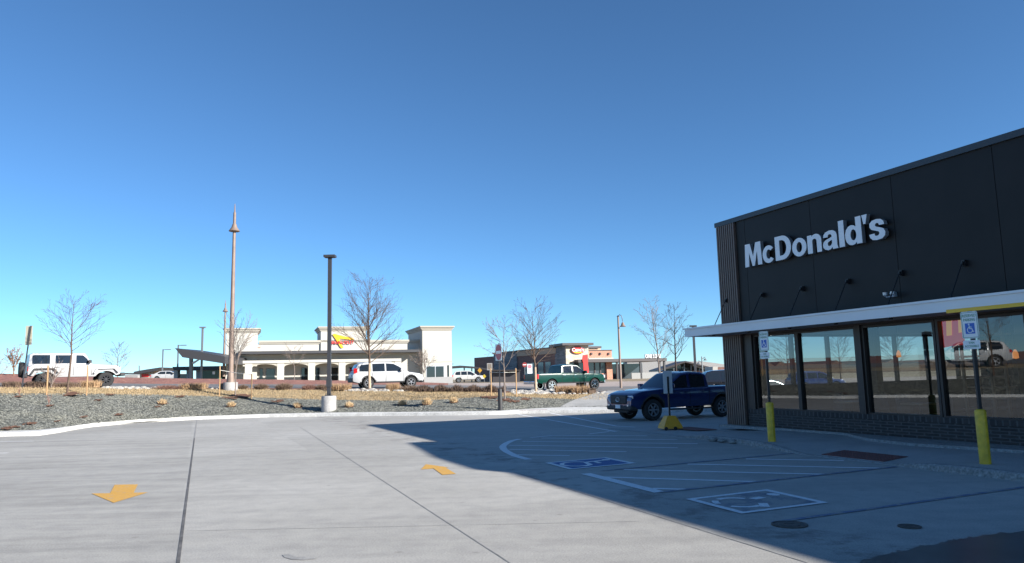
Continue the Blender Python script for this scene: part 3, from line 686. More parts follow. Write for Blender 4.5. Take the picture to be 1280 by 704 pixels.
# storefront frames and panes
wins = [(1.02, 2.62, 0), (2.72, 4.60, 1), (4.88, 6.74, 0), (6.86, 8.72, 1)]
k = 0; s = 9.0
while s < 27: wins += [(s, s + 1.86, 0), (s + 1.98, s + 3.84, 1)]; s += 4.12
for (a, b, _) in wins:
    mb = MB(); z0, z1 = 0.69, 2.73; q = 0.05
    for (x0, x1, y0, y1) in ((a - q, a + .01, z0 - .03, z1 + q), (b - .01, b + q, z0 - .03, z1 + q), (a + .01, b - .01, z1, z1 + q), (a + .01, b - .01, z0 - .034, z0)):
        Sb(mb, x0, x1, -0.2, -0.06, y0, y1)
    w = rpart(mb, 'window', M['frame'])
    mb = MB(); mb.add([S(a, -.14, z0), S(b, -.14, z0), S(b, -.14, z1), S(a, -.14, z1)], [(0, 1, 2, 3)])
    rpart(mb, 'pane', M['glass'], w)
for (a, b) in [(0.62, 0.96), (4.655, 4.825)] + [(8.78 + 4.12*k, 8.94 + 4.12*k) for k in range(5)]: mb = MB(); Sb(mb, a, b, -0.22, -0.012, 0.655, 2.8); rpart(mb, 'mullion_pier', M['frame'])
mb = MB(); Sb(mb, 0.62, SE, -0.22, -0.05, 2.801, 2.87); rpart(mb, 'window_head', M['frame'])
mb = MB(); Sb(mb, 27.0, SE, -0.2, -0.03, 0.655, 2.8); rpart(mb, 'side_wall', M['panel'])
# end wall glazing, back glazing
mb2 = MB()
for t in [-0.9 - 1.514*i for i in range(8)]: mb = MB(); Sb(mb, -0.06, 0.06, t - .05, t + .05, 1.301, 2.799); rpart(mb, 'end_window_frame', M['frame'])
mb2.add([S(0, -.9, 1.3), S(0, -11.5, 1.3), S(0, -11.5, 2.8), S(0, -.9, 2.8)], [(0,1,2,3)]); rpart(mb2, 'end_window_pane', M['glass'])
mb = MB(); mb.add([S(.1, TB+.1, 1.2), S(9, TB+.1, 1.2), S(9, TB+.1, 2.6), S(.1, TB+.1, 2.6)], [(0,1,2,3)]); rpart(mb, 'rear_window_pane', M['glass'])
for s in (0.12, 2.3, 4.5, 6.7, 8.9): mb = MB(); Sb(mb, s, s + .1, TB + .03, TB + .17, 1.2, 2.6); rpart(mb, 'rear_window_frame', M['frame'])
# canopy
cano = MB(); Z0, Z1 = 2.815, 3.065; s0 = -0.42
Sb(cano, s0, SE - 1, 1.27, 1.30, Z0, Z1); Sb(cano, s0, s0 + .03, -1.4, 1.27, Z0, Z1)
Sb(cano, s0 - .04, SE - 1, 1.301, 1.34, Z1 - .035, Z1 + .012)      # drip lip at the top
Sb(cano, s0 + .03, SE - 1, 0.09, 1.27, Z1 - .06, Z1 - .01)
cn = rpart(cano, 'canopy', M['canopy'])
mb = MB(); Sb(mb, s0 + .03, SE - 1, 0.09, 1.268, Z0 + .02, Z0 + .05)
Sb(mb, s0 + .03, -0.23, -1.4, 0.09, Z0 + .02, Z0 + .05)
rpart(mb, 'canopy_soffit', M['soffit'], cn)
mb = MB(); Sb(mb, 8.15, 8.15 + 4, 1.302, 1.345, Z0 - .035, Z0 + .035); rpart(mb, 'yellow_lit_strip', M['gold'], cn)  # yellow-lit strip below the fascia, its light given as plain colour
for s in [0.3 + 1.53*i for i in range(18)]: mb = MB(); mb.lathe([(.045, 0), (.045, -.03), (0, -.03)], 12, org=S(s, 0.8, Z0 + .02)); rpart(mb, 'canopy_downlight', M['black'], cn)
for i, s in enumerate([0.08] + [1.62 + 1.52*i for i in range(18)]):
    if s > SE - 1.5: break
    mb = MB(); Sb(mb, s - .04, s + .04, 0.001 if i else .07, 0.085, 3.83, 3.96); Sb(mb, s - .02, s + .02, 0.09, 0.13, 3.84, 3.93)
    mb.tube([S(s, .12, 3.88), S(s, 0.62, 3.06)], .013, 6); rpart(mb, 'tie_rod', M['black'])
# floodlight / camera cluster above the canopy
mb = MB(); c = FF(1115, 368, .1); s, z = c
Sb(mb, s - .05, s + .05, 0.001, 0.07, z - .06, z + .06); mb.tube([S(s, .07, z), S(s, .16, z + .02)], .02, 8)
mb.tube([S(s - .12, .15, z - .05), S(s + .12, .15, z - .05)], .018, 8)
fl = rpart(mb, 'floodlight', M['signback'])
for ds in (-.1, .1):
    mb = MB(); mb.lathe([(.02, 0), (.05, .03), (.055, .09), (0, .09)], 12, axis='Z', org=S(s + ds, .2, z - .04)); rpart(mb, 'lamp_head', M['signback'], fl)
# low wall light box seen above canopy
for s in (2.42, 7.35):
    mb = MB(); Sb(mb, s - .12, s + .12, .001, .12, 3.12, 3.2); rpart(mb, 'wall_light', M['black'])
# lettering
def arcp(cx, cy, rx, ry, a0, a1, n=14): return [(cx + rx*math.cos(R(a0 + (a1-a0)*k/n)), cy + ry*math.sin(R(a0 + (a1-a0)*k/n))) for k in range(n+1)]
GL = {'M': (.86, [[(0,0),(.04,1),(.29,1),(.43,.42),(.57,1),(.82,1),(.86,0),(.655,0),(.63,.62),(.485,0),(.375,0),(.23,.62),(.205,0)]]),
 'c': (.57, [arcp(.29,.36,.29,.375,38,322,20) + arcp(.30,.36,.115,.2,316,44,14)]),
 'D': (.72, [[(0,0)] + [(0,1)] + arcp(.32,.5,.40,.5,90,-90,18), [(.2,.18)] + arcp(.30,.5,.21,.32,-90,90,16) + [(.2,.82)]]),
 'o': (.62, [arcp(.31,.36,.31,.375,0,345,23), arcp(.31,.36,.12,.21,0,345,23)]),
 'n': (.57, [[(0,0),(0,.72),(.18,.72),(.19,.65)] + arcp(.34,.49,.23,.245,125,0,10) + [(.57,0),(.38,0)] + arcp(.29,.46,.09,.10,0,180,8) + [(.2,0)]]),
 'a': (.60, [[(.385,0),(.385,.08),(.30,.01),(.20,-.015),(.09,.03),(.02,.12),(.01,.23),(.05,.34),(.14,.40),(.27,.44),(.36,.47),(.37,.53),(.34,.58),(.28,.595),(.23,.57),(.21,.49),(.03,.50),(.06,.61),(.13,.69),(.28,.735),(.42,.72),(.52,.65),(.565,.54),(.565,.13),(.60,0)], [(.37,.36),(.29,.33),(.215,.29),(.195,.22),(.22,.155),(.275,.135),(.335,.17),(.37,.25)]]),
 'l': (.20, [[(0,0),(0,1),(.2,1),(.2,0)]]),
 'd': (.60, [[(.41,0),(.405,.08),(.34,.01),(.24,-.015),(.13,.02),(.04,.13),(0,.28),(0,.44),(.04,.59),(.13,.70),(.24,.735),(.33,.71),(.40,.65),(.40,1),(.60,1),(.60,0)], arcp(.30,.36,.105,.205,0,340,17)]),
 "'": (.18, [[(.045,.66),(0,1),(.19,1),(.12,.66)]]),
 's': (.55, [[(.53,.50),(.51,.62),(.42,.71),(.28,.735),(.13,.71),(.04,.62),(.03,.49),(.09,.39),(.22,.33),(.33,.28),(.35,.21),(.31,.145),(.25,.135),(.20,.16),(.185,.235),(0,.225),(.03,.10),(.12,.01),(.27,-.015),(.43,.01),(.53,.10),(.55,.23),(.50,.35),(.37,.42),(.25,.47),(.22,.52),(.24,.58),(.29,.595),(.34,.57),(.36,.50)]])}
mb = MB(); pen = 0.0; KX = 4.93 / 5.95; KY = 0.665
for ch in "McDonald's":
    wd, loops = GL[ch]; lv = [[Vector((a, b, 0)) for a, b in lp] for lp in loops]; flat = [q for lp in loops for q in lp]
    tris = tessellate_polygon(lv)
    for dd in (.05, .165): mb.add([S(1.12 + (pen + a)*KX, dd, 4.755 + b*KY) for a, b in flat], [tuple(t) for t in tris], 0)
    for lp in loops:
        n = len(lp); mb.add([S(1.12 + (pen + a)*KX, dd, 4.755 + b*KY) for dd in (.05, .165) for a, b in lp], [(i, (i+1) % n, (i+1) % n + n, i+n) for i in range(n)], 1)
    pen += wd + (.035 if ch in "dlM'" else .045)
# the front faces are white, backs do not matter
rpart(mb, 'sign_lettering', [M['letter'], M['letter_side']])
# red panel with golden arches behind the fourth pane
def pan(x, y): s, z = FF(x, y, -0.32); return s, z
mb = MB(); poly = [pan(*q) for q in ((1167,392),(1206,388),(1205,431),(1190,432.5),(1178,435),(1168,440))]
mb.prism(poly, lambda a, b, d: S(a, d, b), -0.34, -0.32); rp = rpart(mb, 'red_arch_panel', M['red_glow'])
mb = MB()
for q in ([(1170.5,394),(1176.5,393),(1176.6,423),(1171.5,424)], [(1183,393),(1189.5,392),(1190,419),(1184,420)], [(1198,391),(1204.5,390),(1204.5,415),(1199,416)],
          [(1176.4,393),(1183.2,392.4),(1183.2,399),(1176.4,400)], [(1189.4,392),(1198.2,391.2),(1198.2,397.4),(1189.4,398.5)]):
    mb.prism([pan(*p) for p in q], lambda a, b, d: S(a, d, b), -0.318, -0.30)
rpart(mb, 'golden_arches', M['gold_glow'], rp)
# interior slatted screen
mb = MB()
for s in (5.5, 5.85, 6.2, 6.55): Sb(mb, s, s + .05, -2.65, -2.58, 0.15, 2.8)
for z in (0.7, 0.95, 1.2, 1.45, 1.7, 1.95, 2.2, 2.45): Sb(mb, 5.2 + .1*(z*7 % 3), 6.75 - .12*(z*5 % 2), -2.72, -2.66, z, z + .05)
rpart(mb, 'slatted_screen', M['wood'])
for (s, t) in ((3.1, -2.2), (4.3, -6.0), (6.9, -5.0), (2.2, -8.0)): mb = MB(); Sb(mb, s, s + .22, t - .22, t, 0.15, 2.86); rpart(mb, 'inner_column', M['black'])
mb = MB(); Sb(mb, 7.15, 8.6, -8.0, -7.0, .15, 1.2); rpart(mb, 'service_counter', M['wood'])
for (s, t, z) in ((7.75, -1.2, 1.95), (7.2, -2.6, 2.0), (8.2, -2.6, 2.0), (3.4, -3.0, 2.1)):
    mb = MB(); mb.tube([S(s, t, z + .12), S(s, t, 2.86)], .008, 5); pl = rpart(mb, 'pendant_lamp', M['black'])
    mb = MB(); mb.lathe([(.02, .12), (.055, .04), (.06, -.06), (0, -.08)], 14, org=S(s, t, z)); rpart(mb, 'lamp_shade', M['glow'], pl)
# tables and chairs inside
def dining_table(s, t, label):
    r = empty('dining_table', S(s, t, 0.15), R(23), label, 'table', 'tables inside the restaurant')
    MB().box((-.3, -.3, .72), (.3, .3, .76)).build('tabletop', M['wood'], r)
    mb = MB(); mb.tube([(0, 0, .02), (0, 0, .72)], .035, 8); mb.lathe([(.24, 0), (.24, .02), (0, .03)], 16); mb.build('pedestal', M['black'], r)
def dining_chair(s, t, rz, label):
    r = empty('dining_chair', S(s, t, 0.15), rz, label, 'chair', 'chairs inside the restaurant')
    MB().box((-.22, -.22, .43), (.22, .22, .48)).build('seat', M['darkseat'], r)
    mb = MB(); vs = []
    for i in range(9):
        a = -1.0 + i * .25; x = .24 * math.sin(a); y = -.24 * math.cos(a) * .9; top = .98 - .09 * (abs(a) ** 2.4)
        vs += [(x, y, .5), (x, y, top), (x*.88, y*.88, top), (x*.88, y*.88, .5)]
    mb.add(vs, [(i*4+k, i*4+(k+1) % 4, (i+1)*4+(k+1) % 4, (i+1)*4+k) for i in range(8) for k in range(4)] + [(0,1,2,3), (32,33,34,35)])
    mb.build('backrest', M['darkseat'], r)
    for x in (-.19, .19):
        for y in (-.19, .19): MB().box((x-.015, y-.015, 0), (x+.015, y+.015, .43)).build('leg', M['black'], r)
for i, (s, t, lb) in enumerate([(3.6, -0.9, 'small square table just inside the second pane from the building corner'), (5.6, -0.9, 'small square table just inside the third pane, before the slatted screen')]): dining_table(s, t, lb)
for (s, t, rz, lb) in [(3.95, -1.5, 2.6, 'dark round backed chair behind the pane left of the wide frame pier'), (3.1, -.85, 1.9, 'dark chair inside the second pane, nearest the building corner'),
                       (5.15, -1.0, -1.0, 'dark chair inside the third pane next to the wide pier'), (6.15, -.9, 1.6, 'dark chair inside the third pane below the slatted screen')]: dining_chair(s, t, rz, lb)

# ------------------------------------------------------------------ bollards with reserved parking signs
def plate_frame(o, right, up):  # returns fn(a,b,d)
    nrm = right.cross(up)
    return lambda a, b, d: o + right * a + up * b + nrm * d
def wheelchair(mb, f, cx, cy, sc, d0, d1, mi=0):
    def st(pts, w):
        for (a, b) in zip(pts, pts[1:]):
            dx, dy = b[0]-a[0], b[1]-a[1]; l = math.hypot(dx, dy); ox, oy = -dy/l*w/2, dx/l*w/2; ex, ey = dx/l*w*.3, dy/l*w*.3
            mb.prism([(cx+sc*(a[0]-ox-ex), cy+sc*(a[1]-oy-ey)), (cx+sc*(b[0]-ox+ex), cy+sc*(b[1]-oy+ey)), (cx+sc*(b[0]+ox+ex), cy+sc*(b[1]+oy+ey)), (cx+sc*(a[0]+ox-ex), cy+sc*(a[1]+oy-ey))], f, d0, d1, mi)
    mb.prism([(cx+sc*(-.08+.09*math.cos(k*.7854)), cy+sc*(.40+.09*math.sin(k*.7854))) for k in range(8)], f, d0, d1, mi)
    st([(-.06, .27), (-.04, -.02), (.2, -.04), (.30, -.34), (.38, -.31)], .09); st([(-.05, .14), (.16, .12)], .07)
    st([(-.12 + 0, .10)] + [(.02 + .27*math.cos(R(a)) - .03, -.17 + .27*math.sin(R(a))) for a in range(135, 346, 30)], .07)
def bollard(px, py, label):
    p = G(px, py, .12); r = empty('bollard_sign', p, 0, label, 'parking sign', 'reserved parking signs on yellow bollards')
    mb = MB(); mb.lathe([(.0875, 0), (.0875, .86), (.08, .885), (.05, .9), (0, .905)], 20); mb.build('bollard', M['yellow'], r, smooth=True)
    mb = MB(); mb.box((-.025, -.025, .9), (.025, .025, 2.56)); mb.build('post', M['black'], r)
    right = (-U).copy(); up = Vector((0, 0, 1)); f = lambda a, b, d: right * a + up * b - NN * d     # faces out from the facade
    def rr(x0, x1, z0, z1, rad=.03):
        pts = []
        for cx, cz, a0 in ((x1-rad, z0+rad, -90), (x1-rad, z1-rad, 0), (x0+rad, z1-rad, 90), (x0+rad, z0+rad, 180)):
            for k in range(4): a = R(a0 + 30*k); pts.append((cx + rad*math.cos(a), cz + rad*math.sin(a)))
        return pts
    mb = MB(); mb.prism(rr(-.15, .15, 2.09, 2.55), f, .035, .038, 1); mb.prism(rr(-.15, .15, 2.09, 2.55), f, .038, .040, 0); pl = mb.build('sign_plate', [M['signwhite'], M['signback']], r)
    mb = MB()
    for (x0, x1, z0, z1) in ((-.138,.138,2.528,2.536),(-.138,.138,2.104,2.112),(-.138,-.13,2.112,2.528),(.13,.138,2.112,2.528)): mb.prism([(x0,z0),(x1,z0),(x1,z1),(x0,z1)], f, .0405, .042)
    text_mesh('RESERVED', lambda a, b, d: f(a - .12, b + 2.455, d), .24, .05, .0405, .042, bold=.012, mb=mb)
    text_mesh('PARKING', lambda a, b, d: f(a - .105, b + 2.385, d), .21, .05, .0405, .042, bold=.012, mb=mb)
    mb.build('green_lettering', M['signgreen'], pl)
    mb = MB(); mb.prism([(-.085, 2.17), (.085, 2.17), (.085, 2.35), (-.085, 2.35)], f, .0405, .042); mb.build('blue_square', M['signblue'], pl)
    mb = MB(); wheelchair(mb, f, 0, 2.262, .17, .0425, .044); mb.build('wheelchair_symbol', M['signwhite'], pl)
    mb = MB(); mb.prism(rr(-.15, .15, 1.91, 2.06, .02), f, .035, .040); p2 = mb.build('lower_plate', M['signwhite'], r)
    mb = MB(); text_mesh('VAN', lambda a, b, d: f(a - .05, b + 2.0, d), .10, .038, .0405, .042, bold=.01, mb=mb); text_mesh('ACCESSIBLE', lambda a, b, d: f(a - .125, b + 1.94, d), .25, .038, .0405, .042, bold=.01, mb=mb)
    mb.build('green_lettering', M['signgreen'], p2)
bollard(965, 552, 'yellow bollard with reserved parking sign in front of the first window, nearer the building corner')
bollard(1232, 580, 'yellow bollard with reserved parking sign before the window with the red arch panel')

# portable sign on yellow pyramid base, seen from behind
p = G(838, 537, .02); r = empty('portable_sign', p, R(12), 'portable sign on yellow moulded pyramid base beside the blue pickup, seen from behind', 'sign')
mb = MB(); b0, b1, hh = .31, .13, .42
mb.add([(-b0,-b0*.8,.04),(b0,-b0*.8,.04),(b0,b0*.8,.04),(-b0,b0*.8,.04),(-b0*.95,-b0*.75,.12),(b0*.95,-b0*.75,.12),(b0*.95,b0*.75,.12),(-b0*.95,b0*.75,.12),(-b1,-b1,hh),(b1,-b1,hh),(b1,b1,hh),(-b1,b1,hh)],
       [(0,1,5,4),(1,2,6,5),(2,3,7,6),(3,0,4,7),(4,5,9,8),(5,6,10,9),(6,7,11,10),(7,4,8,11),(8,9,10,11),(0,3,2,1)])
mb.build('base', M['yellow2'], r)
for x in (-.25, .05):
    mb = MB(); mb.lathe([(.05, -.03), (.055, 0), (.05, .03)], 14, axis='Y', org=(x, -.27, .05)); mb.build('caster_wheel', M['tyre'], r)
mb = MB(); mb.box((-.022, -.022, hh), (.022, .022, 1.6)); mb.build('post', M['black'], r)
mb = MB(); mb.box((-.15, .024, 1.1), (.15, .03, 1.8)); mb.build('sign_plate', mat('sign_back_pale', (.6,.62,.64), .5), r)
mb = MB(); mb.box((-.02, -.026, 1.15), (.02, .023, 1.62)); mb.build('bracket', M['black'], r)

exec_parts = True
# ------------------------------------------------------------------ vehicles
def pl(tab, x):
    return interp([(a, b) for a, b in tab], x)[0]
def make_car(name, label, cat, pos, heading, sp, group=None):
    r = empty(name, pos, heading, label, cat, group)
    L, W = sp['L'], sp['W']; hb = L / 2; top = sp['top']; sill = sp['sill']; belt = sp['belt']
    rw = sp['rw']; ra = sp.get('ra', rw * 1.17); ws = sp['wheels']; paint = sp['paint']
    tw = sp.get('tumble', .16); ew = sp.get('ewf', .10); er = sp.get('ewr', .05)
    def zb(x):
        z = pl(sp.get('bot', [(-hb, sill + .12), (-hb + .5, sill), (hb - .5, sill), (hb, sill + .1)]), x)
        for w in ws:
            d = abs(x - w)
            if d < ra: z = max(z, rw + math.sqrt(max(0, ra * ra - d * d)) * sp.get('archk', 1.0))
        return min(z, pl(top, x) - .12)
    def hw(x, z):
        f = max(0, (x - (hb - .75)) / .75); b = max(0, (-x - (hb - .5)) / .5)
        w = W / 2 - ew * f ** 2.2 - er * b ** 2.2
        zm = sill + .35; w -= .05 * ((z - zm) / .5) ** 2 if z > zm else .08 * ((zm - z) / .4) ** 2
        return w
    xs = {-hb, hb, -hb + .04, hb - .04, -hb + .12, hb - .12}
    x = -hb + .2
    while x < hb - .15: xs.add(round(x, 3)); x += .12
    for w in ws:
        for k in range(13):
            a = math.pi * k / 12; xs.add(round(w + ra * math.cos(a), 4))
        xs.add(round(w + ra + .004, 4)); xs.add(round(w - ra - .004, 4))
    for a, _ in top: xs.add(a)
    xs = sorted(xs); nz = 8; sec = nz + 1 + 4 + 3; vs = []; rs = sp.get('shoulder', .06)
    for x in xs:
        zt = pl(top, x); z0 = zb(x); e = 1.0
        if x > hb - .12: e = 1 - .35 * ((x - hb + .12) / .12) ** 2
        if x < -hb + .12: e = 1 - .2 * ((-x - hb + .12) / .12) ** 2
        ztt = z0 + (zt - z0) * (1 - (1 - e) * .35); z0 = z0 + (zt - z0) * (1 - e) * .3
        row = [(0, z0), ((hw(x, z0)) - .22, z0)]
        for k in range(nz):
            z = z0 + (ztt - rs - z0) * k / (nz - 1); row.append((hw(x, z), z))
        w0 = hw(x, ztt - rs)
        for a in (30, 60, 90): row.append((w0 - rs + rs * math.cos(R(a)), ztt - rs + rs * math.sin(R(a))))
        row.append((w0 * .75, ztt + .012)); row.append((w0 * .4, ztt + .022)); row.append((0, ztt + .026)); 
        sec = len(row); vs.append([(x, y, z) for y, z in row])
    mb = MB()
    for sg in (1, -1):
        flat = [(x, y * sg, z) for rr in vs for (x, y, z) in rr]; fs = []; ms = []
        for i in range(len(xs) - 1):
            for k in range(sec - 1):
                fs.append((i*sec+k, (i+1)*sec+k, (i+1)*sec+k+1, i*sec+k+1))
                m = 0
                xm = (xs[i] + xs[i+1]) / 2
                if k < 1 or (k == 1): m = 1
                if k >= 2 and 'clad' in sp:
                    zmid = (vs[i][k][2] + vs[i][k+1][2]) / 2
                    if zmid < sp['clad']: m = 2
                if k >= 1 and 'flare' in sp:
                    zmid = (vs[i][k][2] + vs[i][k+1][2]) / 2
                    for w in ws:
                        if math.hypot(xm - w, zmid - rw) < ra + sp['flare']: m = 2
                if 'bed' in sp and sp['bed'][0] < xm < sp['bed'][1] and k >= sec - 3: m = 3
                ms.append(m)
        o = len(mb.v); mb.v += flat; mb.f += [tuple(a + o for a in f) for f in fs]; mb.m += ms
        for i in (0, len(xs) - 1):
            mb.f.append(tuple(o + i*sec + k for k in range(sec))); mb.m.append(0)
    # cabin
    cab = sp['cab']; c0, c1 = cab[0][0], cab[-1][0]
    def hc(x, z): return hw(x, belt) - .035 - tw * max(0, z - belt) - (.06 * max(0, (x - (c1 - .6)) / .6) ** 2)
    xs2 = {a for a, _ in cab}; x = c0 + .1
    while x < c1: xs2.add(round(x, 3)); x += .12
    xs2 = sorted(xs2); vv = []
    for x in xs2:
        zt = max(pl(cab, x), belt + .01 - .06); zlo = belt - .06; rr = min(.07, (zt - zlo) * .45); row = []
        for k in range(6):
            z = zlo + (zt - rr - zlo) * k / 5; row.append((hc(x, z), z))
        w0 = hc(x, zt - rr)
        for a in (25, 50, 75): row.append((w0 - rr + rr * math.cos(R(a)), zt - rr + rr * math.sin(R(a))))
        row += [(w0 * .8, zt + .005), (w0 * .45, zt + .022), (0, zt + .028)]; vv.append([(x, y, z) for y, z in row])
    sc = len(vv[0])
    roofm = sp.get('roofm', 0)
    for sg in (1, -1):
        o = len(mb.v); mb.v += [(x, y*sg, z) for rr in vv for (x, y, z) in rr]
        for i in range(len(xs2)-1):
            for k in range(sc-1): mb.f.append((o+i*sc+k, o+(i+1)*sc+k, o+(i+1)*sc+k+1, o+i*sc+k+1)); mb.m.append(0)
        for i in (0, len(xs2)-1): mb.f.append(tuple(o+i*sc+k for k in range(sc))); mb.m.append(0)
    mb.build('body', [paint, M['under'], sp.get('cladm', M['plastic']), sp.get('bedm', M['plastic'])], r, smooth=True)
    # windshield & rear glass follow the sloping cabin profile
    def topglass(nm, xa, xb, inset, m):
        g = MB(); xsx = [xa + (xb - xa) * k / 6 for k in range(7)]; vs = []
        for x in xsx:
            zt = pl(cab, x); w0 = hc(x, zt - .07) - inset
            dzdx = (pl(cab, x + .02) - pl(cab, x - .02)) / .04; n_ = Vector((-dzdx, 0, 1)).normalized() * .012
            for q in range(-4, 5):
                f = q / 4; vs.append((x + n_.x, w0 * f, zt + n_.z + .028 * (1 - f * f) - .004))
        g.add(vs, [(i*9+k, (i+1)*9+k, (i+1)*9+k+1, i*9+k+1) for i in range(6) for k in range(8)]); g.build(nm, m, r, smooth=True)
    if 'wind' in sp: topglass('windshield', *sp['wind'], .06, sp.get('windm', M['darkglass']))
    if 'rear' in sp: topglass('rear_window', *sp['rear'], .1, M['darkglass'])
    for st in sp['side']:
        for sg in (1, -1):
            g = MB(); n = len(st); m = 4; vs = []
            for off in (.008, -.02):
                for (x, zl, zh) in st:
                    for q in range(m): z = zl + (zh - zl) * q / (m-1); vs.append((x, (hc(x, z) + off) * sg, z))
            g.add(vs, [(i*m+q, (i+1)*m+q, (i+1)*m+q+1, i*m+q+1) for i in range(n-1) for q in range(m-1)])
            g.build('side_window', sp.get('glassm', M['darkglass']), r)
    # door seams
    for xd in sp.get('doors', []):
        for sg in (1, -1):
            g = MB(); vs = []
            for q in range(7):
                z = sill + .08 + (belt - .04 - sill - .08) * q / 6
                for dx in (-.011, .011): vs.append((xd + dx, (hw(xd, z) + .003) * sg, z))
            g.add(vs, [(2*q, 2*q+1, 2*q+3, 2*q+2) for q in range(6)]); g.build('door_seam', M['under'], r)
    for xd in sp.get('handles', []):
        for sg in (1, -1):
            z = belt - .12; y = hw(xd, z) * sg
            MB().box((xd - .1, min(y, y + .03*sg), z - .015), (xd + .1, max(y, y + .03*sg), z + .02)).build('door_handle', sp.get('handm', paint), r)
    # wheels
    tyre = None
    wt = sp.get('wt', .24); ri = rw * sp.get('rimk', .62)
    for w in ws:
        for sg in (1, -1):
            yc = (W / 2 - wt / 2 - .02) * sg
            if tyre is None:
                g = MB(); h = wt / 2
                g.lathe([(ri, -h*.85), (ri*1.08, -h), (rw*.9, -h), (rw*.98, -h*.75), (rw, -h*.4), (rw, h*.4), (rw*.98, h*.75), (rw*.9, h), (ri*1.08, h), (ri, h*.85)], 32, axis='Y', closed=True)
                tyre = g.build('wheel', M['tyre'], r, smooth=True); tyre.location = (w, yc, rw)
                g = MB(); g.lathe([(ri, -h*.8), (ri, h*.9), (ri*.9, h*.9), (ri*.86, h*.4), (ri*.86, -h*.8)], 28, axis='Y', closed=True, mi=0)
                g.lathe([(0, 0), (ri*.86, 0)], 28, axis='Y', mi=1)
                ns = sp.get('spokes', 6)
                for k in range(ns):
                    a = 2*math.pi*k/ns
                    mt = Matrix.Rotation(a, 4, 'Y')
                    g.box((ri*.15, h*.45, -ri*.1), (ri*.9, h*.8, ri*.1), 0, mt)
                g.lathe([(0, h*.88), (ri*.2, h*.86), (ri*.24, h*.4), (ri*.24, 0)], 14, axis='Y', mi=0)
                rim = g.build('rim', [sp.get('rimm', M['rim']), M['under']], tyre)
            else:
                t2 = tyre.copy(); COL.objects.link(t2); t2.location = (w, yc, rw); r2 = rim.copy(); COL.objects.link(r2); r2.parent = t2
                t2.rotation_euler = (0, .4, 0 if sg > 0 else math.pi)
    def bx(nm, a, b, m, mirror=False, bev=0.0, par=None):
        outs = []
        for sg in ((1, -1) if mirror else (1,)):
            y0, y1 = sorted((a[1]*sg, b[1]*sg)); g = MB().box((a[0], y0, a[2]), (b[0], y1, b[2])); o = g.build(nm, m, par or r)
            if bev:
                md = o.modifiers.new('b', 'BEVEL'); md.width = bev; md.segments = 2
            outs.append(o)
        return outs[0]
    for it in sp.get('extra', []): bx(*it)
    # mirrors
    mx = sp.get('mirror')
    if mx: bx('mirror', (mx[0] - .08, hw(mx[0], belt) - .02, mx[1] - .07), (mx[0] + .08, hw(mx[0], belt) + .2, mx[1] + .1), sp.get('mirm', M['plastic']), True, .03)
    return r, hw, hc, bx

